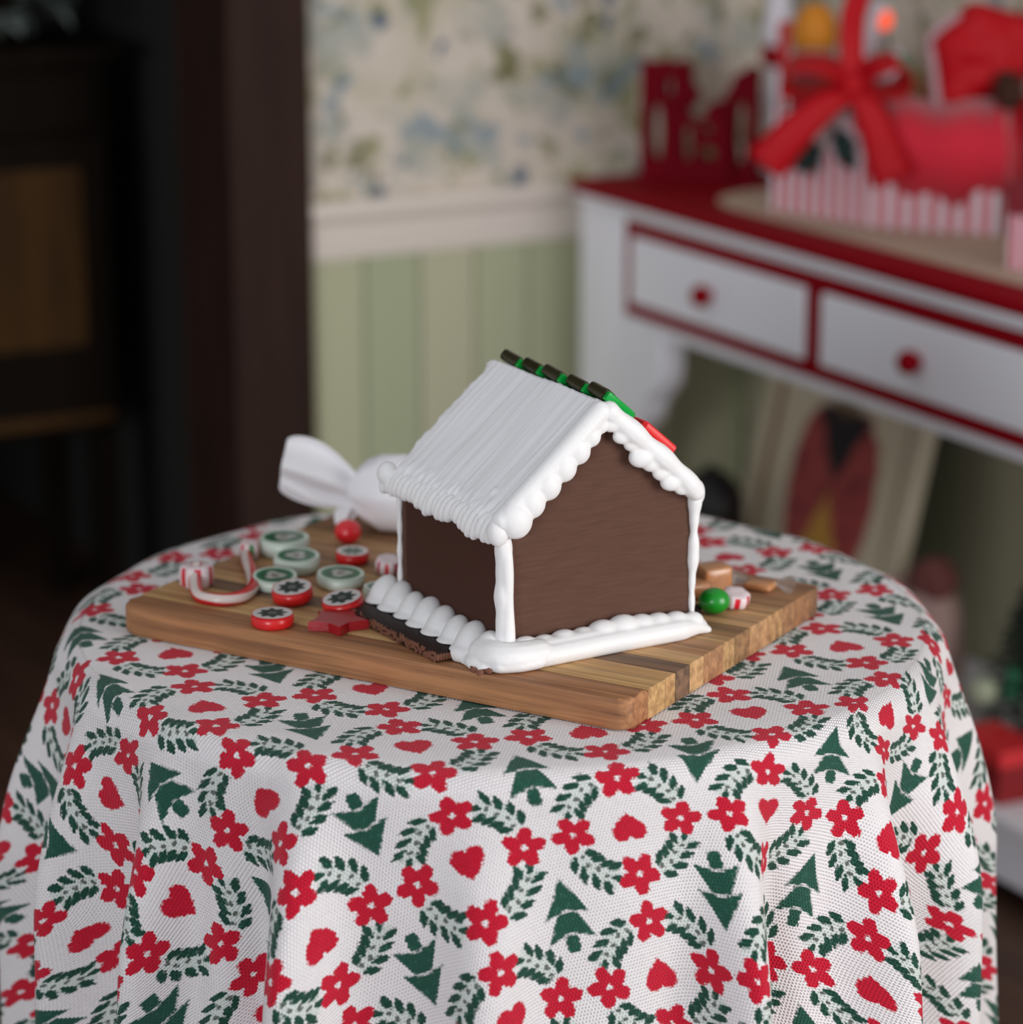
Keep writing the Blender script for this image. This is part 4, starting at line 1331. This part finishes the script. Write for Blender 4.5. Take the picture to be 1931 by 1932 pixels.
tag(obj('candy_stick', tube([(.008, 0, -.20), (.002, 0, -.08), (-.006, 0, .06)], .013, 16, None, True), M['cane'], None, 180, (p.x + .012, p.y, p.z + .025)), 'red and white striped candy stick left of the small figure', 'candy')
p = at_px(1462, 175, 4.245)
b = bmesh.new(); rnd = random.Random(2)
for k in range(90):
    a = rnd.uniform(0, 2 * PI)
    leafblade(b, (0, 0, -.10 + rnd.uniform(0, .10)), (math.cos(a), math.sin(a), rnd.uniform(-.2, 1.1)), .022, .004)
tube([(0, 0, -.19), (0, 0, .01)], .004, 8, b)
M['fir'] = mat('fir_green', lin(64, 104, 74), 0.7)
tag(obj('fir_sprig', b, M['fir'], None, None, (p.x + .03, p.y, p.z + .03)), 'pale green fir sprig at the left side of the basket', 'sprig')
# red stocking with a pale welt, right side of the basket
p = at_px(1850, 140, 3.99)
sk = thing('red_pouch', 'crumpled red cloth pouch with pale piped edge leaning in the basket', 'pouch', (p.x, p.y, .8165), (0, 0, 0))
zp = p.z - .8165
out = [(-.074, .045), (-.066, .012), (-.056, -.048), (-.040, -.052), (.02, -.030), (.062, -.012), (.075, .02), (.075, .075), (.04, .085), (-.01, .098), (-.035, .082)]
b = bmesh.new()
G = 26; gridv = {}
def inpoly(x, y, P):
    c = False
    for (x1, y1), (x2, y2) in zip(P, P[1:] + P[:1]):
        if (y1 > y) != (y2 > y) and x < (x2 - x1) * (y - y1) / (y2 - y1) + x1: c = not c
    return c
cx_, cy_ = .012, .02
rings = []
for k in range(9):
    f = k / 8
    ring = []
    for (x, y) in catmull([(q[0], q[1], 0) for q in out + out[:1]], 5)[:-1] and [(v.x, v.y) for v in catmull([(q[0], q[1], 0) for q in out + out[:1]], 5)[:-1]]:
        xx, yy = cx_ + (x - cx_) * f, cy_ + (y - cy_) * f
        bulge = .034 * math.sqrt(max(0, 1 - f * f))
        bulge += .010 * nz(xx * 45, yy * 45, 1.7) * (1 - f * .5)
        ring.append((xx, -bulge, zp + yy))
    rings.append([b.verts.new(v) for v in ring])
rb = [[v for v in rings[-1]]]
n = len(rings[0])
for A, B in zip(rings, rings[1:]):
    for k in range(n): b.faces.new((A[k], A[(k + 1) % n], B[(k + 1) % n], B[k]))
back = [b.verts.new((v.co.x * .96, .022, v.co.z)) for v in rings[-1]]
for k in range(n): b.faces.new((rings[-1][k], rings[-1][(k + 1) % n], back[(k + 1) % n], back[k]))
b.faces.new(back)
bmesh.ops.remove_doubles(b, verts=b.verts[:], dist=1e-5)
obj('pouch_body', b, M['ribbon'], sk, 180)
M['piping'] = mat('dusty_pink_piping', lin(172, 136, 142), 0.7)
obj('piping', tube(catmull([(-.034, -.004, zp + .084), (-.064, -.006, zp + .062), (-.075, -.006, zp + .045), (-.068, -.006, zp + .012), (-.058, -.006, zp - .046), (-.045, -.004, zp - .054)], 6), .007, 10), M['piping'], sk, 180)
obj('filling', box(-.03, .07, -.008, .012, .0, zp - .03, .004), M['red_paint'], sk)
p = at_px(1903, 182, 3.945)
bt_ = thing('brown_cone', 'small dark brown pine cone at the right edge of the basket', 'pine cone', (p.x, p.y, p.z - .02))
b = bmesh.new()
for k in range(70):
    z = k / 70 * .05; a = k * 2.4; r = .024 * math.sin(PI * (.12 + .83 * k / 70))
    leafblade(b, (math.cos(a) * r * .5, math.sin(a) * r * .5, z), (math.cos(a), math.sin(a), .5), .016, .007, curl=.1)
o = obj('scales', b, M['brown'], bt_); o['kind'] = 'stuff'
obj('core', ball((0, 0, .025), .014, None, 2, None, (1, 1, 1.7)), M['brown'], bt_, 180)

# second box at the right edge of the photograph
gb = thing('gift_box', 'small pink striped box with dark red lid at the right end of the runner', 'gift box', wld(.965, .115, .8085), (0, 0, SBR + .5))
obj('box_body', walls_uv([(0, 0), (.16, 0), (.16, .12), (0, .12)], 0, .078), M['stripe_fine'], gb)
obj('lid', box(-.004, .164, -.004, .124, .072, .116, .003), mat('dark_red_lid', lin(122, 10, 28), .6), gb)

# ------------------------------------------------------------------ under the sideboard
# leaning framed print
M['frame'] = wood('cream_frame_paint', lin(222, 208, 180), lin(240, 228, 202), (20, 20, 4), 0.5, .2)
M['gold'] = mat('dull_gold_line', lin(146, 116, 66), 0.45, Metallic=0.4)
def print_material():
    m = mat('old_print_paper', lin(196, 184, 156), 0.6)
    nt = m.node_tree; X.nt = nt
    x, y, z = sepxyz(nt, coords(nt))
    w = X(tex_noise(nt, coords(nt), 28, 3, .6)) - .5
    bx = x * (1 / .112) + w * .25; bz = (z + .01) * (1 / .130) + w * .25
    body = inside(bx * bx * bx * bx + bz * bz, 6)
    c = mixc(nt, body, lin(238, 226, 198), lin(190, 84, 82))
    c = mixc(nt, body * ((w + .02) * 6).clamp(), c, lin(140, 56, 62))
    vee = ((z - .0) * .62 - x.abs() + .005 + w * .03)
    c = mixc(nt, (vee * 90).clamp() * inside((z - .05).abs(), 60, .075) * body.max(inside((z - .09).abs(), 60, .03) * inside(x.abs(), 60, .05)), c, lin(40, 34, 44))
    fl = ((-.03 - z) * .55 - x.abs() + .012 + w * .04)
    c = mixc(nt, (fl * 80).clamp() * body, c, lin(226, 170, 82))
    top = inside((x * x + (z - .135) * (z - .135)) * (1 / .034 ** 2) + w, 4)
    c = mixc(nt, top * .7, c, lin(110, 88, 60))
    nt.links.new(c, nt.nodes['Principled BSDF'].inputs['Base Color'])
    return m
M['print'] = print_material()
fs0, fs1, fd = .190, .615, .185
lean = math.radians(-13)
pf = sbthing('picture_frame', 'cream framed picture of a reddish figure leaning under the sideboard', 'picture', (fs0 + fs1) / 2, fd, .123)
W2 = (fs1 - fs0) / 2; FH = .50
pf.rotation_euler = (Matrix.Rotation(SBR, 3, 'Z') @ Matrix.Rotation(lean, 3, 'X')).to_euler()
obj('backing', box(-W2 + .01, W2 - .01, .006, .014, .01, FH - .01), M['brown'], pf)
for nm, x0, x1, z0, z1 in (('frame_side', -W2, -W2 + .035, 0, FH), ('frame_side', W2 - .035, W2, 0, FH), ('frame_bar', -W2 + .035, W2 - .035, 0, .035), ('frame_bar', -W2 + .035, W2 - .035, FH - .035, FH)):
    obj(nm, box(x0, x1, -.012, .012, z0, z1, .004), M['frame'], pf)
b = bmesh.new()
for x0, x1, z0, z1 in ((-W2 + .035, -W2 + .043, .035, FH - .035), (W2 - .043, W2 - .035, .035, FH - .035), (-W2 + .035, W2 - .035, .035, .043), (-W2 + .035, W2 - .035, FH - .043, FH - .035)):
    box(x0, x1, -.008, .004, z0, z1, 0, 1, b)
obj('gold_slip', b, M['gold'], pf)
obj('print', box(-W2 + .03, W2 - .03, -.235 * 0 - .001, .006, -FH / 2 + .03, FH / 2 - .03), M['print'], pf, None, (0, 0, FH / 2))

# black round pot left of the frame
M['black'] = mat('black_iron', (0.006, 0.006, 0.006), 0.5)
bp = sbthing('black_pot', 'black round iron pot on the lower shelf left of the framed picture', 'pot', .285, .095, .1205)
obj('pot_body', lathe([(0, 0), (.040, 0), (.052, .03), (.056, .10), (.055, .17), (.050, .20), (.046, .20), (.045, .19), (0, .18)], 32), M['black'], bp, 180)
obj('lid', lathe([(.052, .198), (.053, .210), (.044, .235), (.030, .252), (.015, .260), (.010, .262), (.010, .268), (0, .27)], 32), M['black'], bp, 180)

# pale pink cloth bundle
M['bundle'] = mat('dusty_pink_cloth', lin(196, 164, 156), 0.9)
M['bundle2'] = mat('dusky_rose_cloth', lin(128, 76, 72), 0.9)
b = bmesh.new(); rnd = random.Random(8)
for k in range(16):
    a = rnd.uniform(0, 2 * PI); r = rnd.uniform(0, .055)
    ball((r * math.cos(a) * 1.3, r * math.sin(a), .045 + rnd.uniform(0, .075)), rnd.uniform(.030, .045), b, 2)
for k in range(8):
    a = 2 * PI * k / 8
    ball((.06 * math.cos(a), .045 * math.sin(a), .026), .034, b, 2, None, (1, 1, .76))
bmr = remeshed(b, .006, 4)
for v in bmr.verts: v.co.x *= .72; v.co.y *= .85; v.co.z *= 1.45; v.co += v.co.normalized() * (.006 * nz(v.co.x * 60, v.co.y * 60, v.co.z * 60)); v.co.z = max(v.co.z, .0005)
bd = sbthing('cloth_bundle', 'pale pink crumpled cloth bundle behind the right side of the round table', 'bundle', .775, .135, .1205)
obj('bundle_body', bmr, M['bundle'], bd, 180)
b = bmesh.new()
for k in range(7): ball((.02 + .010 * math.cos(k), .01 + .014 * math.sin(k * 2), .205 + .006 * k * .5), .026, b, 2)
obj('bundle_knot', remeshed(b, .005, 3), M['bundle2'], bd, 180)

# small dark artificial fir with shiny baubles
M['dark_fir'] = mat('dark_fir_needles', lin(24, 40, 28), 0.7)
ft = sbthing('christmas_tree', 'small dark green artificial fir with shiny baubles behind the tablecloth', 'christmas tree', .962, .205, .1205)
obj('trunk', lathe([(0, 0), (.02, 0), (.02, .03), (.006, .035), (.005, .24), (0, .24)], 12), M['brown'], ft, 40)
b = bmesh.new(); rnd = random.Random(21)
for k in range(1400):
    z = .035 + .205 * (k / 1400); R_ = .092 * (1 - (z - .04) / .235) + .004
    a = k * 2.39996; r0 = R_ * rnd.uniform(.1, .85)
    leafblade(b, (r0 * math.cos(a), r0 * math.sin(a), z), (math.cos(a + rnd.uniform(-.6, .6)), math.sin(a + rnd.uniform(-.6, .6)), rnd.uniform(-.35, .35)), rnd.uniform(.016, .026), .003)
o = obj('needles', b, M['dark_fir'], ft); o['kind'] = 'stuff'
M['bead'] = mat('emerald_glass_bauble', (0.0, 0.20, 0.085), 0.12, Coat_Weight=0.6)
M['pale_bead'] = mat('pale_olive_bauble', lin(196, 206, 176), 0.3)
for px, py, r, m in ((1915, 1275, .0150, 'bead'), (1909, 1308, .0140, 'bead'), (1856, 1303, .020, 'pale_bead')):
    k = wld(.955, .150, 0).y
    q = SBM.inverted() @ at_px(px, py, k)
    obj('bauble', ball((q.x - .962, q.y - .205, q.z - .1205), r, None, 3), M[m], ft, 180)

# red gift box at the front of the lower shelf
rbx = sbthing('gift_box', 'plain red gift box with red lid coloured as lit on the white lower shelf', 'gift box', 1.005, .025, .1205, -.05)
obj('box_body', box(.004, .110, .003, .070, 0, .058, .002), mat('deep_red_card', lin(150, 8, 22), .55), rbx)
obj('lid', box(0, .114, 0, .073, .052, .076, .003), mat('lit_red_card', lin(236, 48, 56), .45), rbx)  # light catching the lid is put into its brighter red
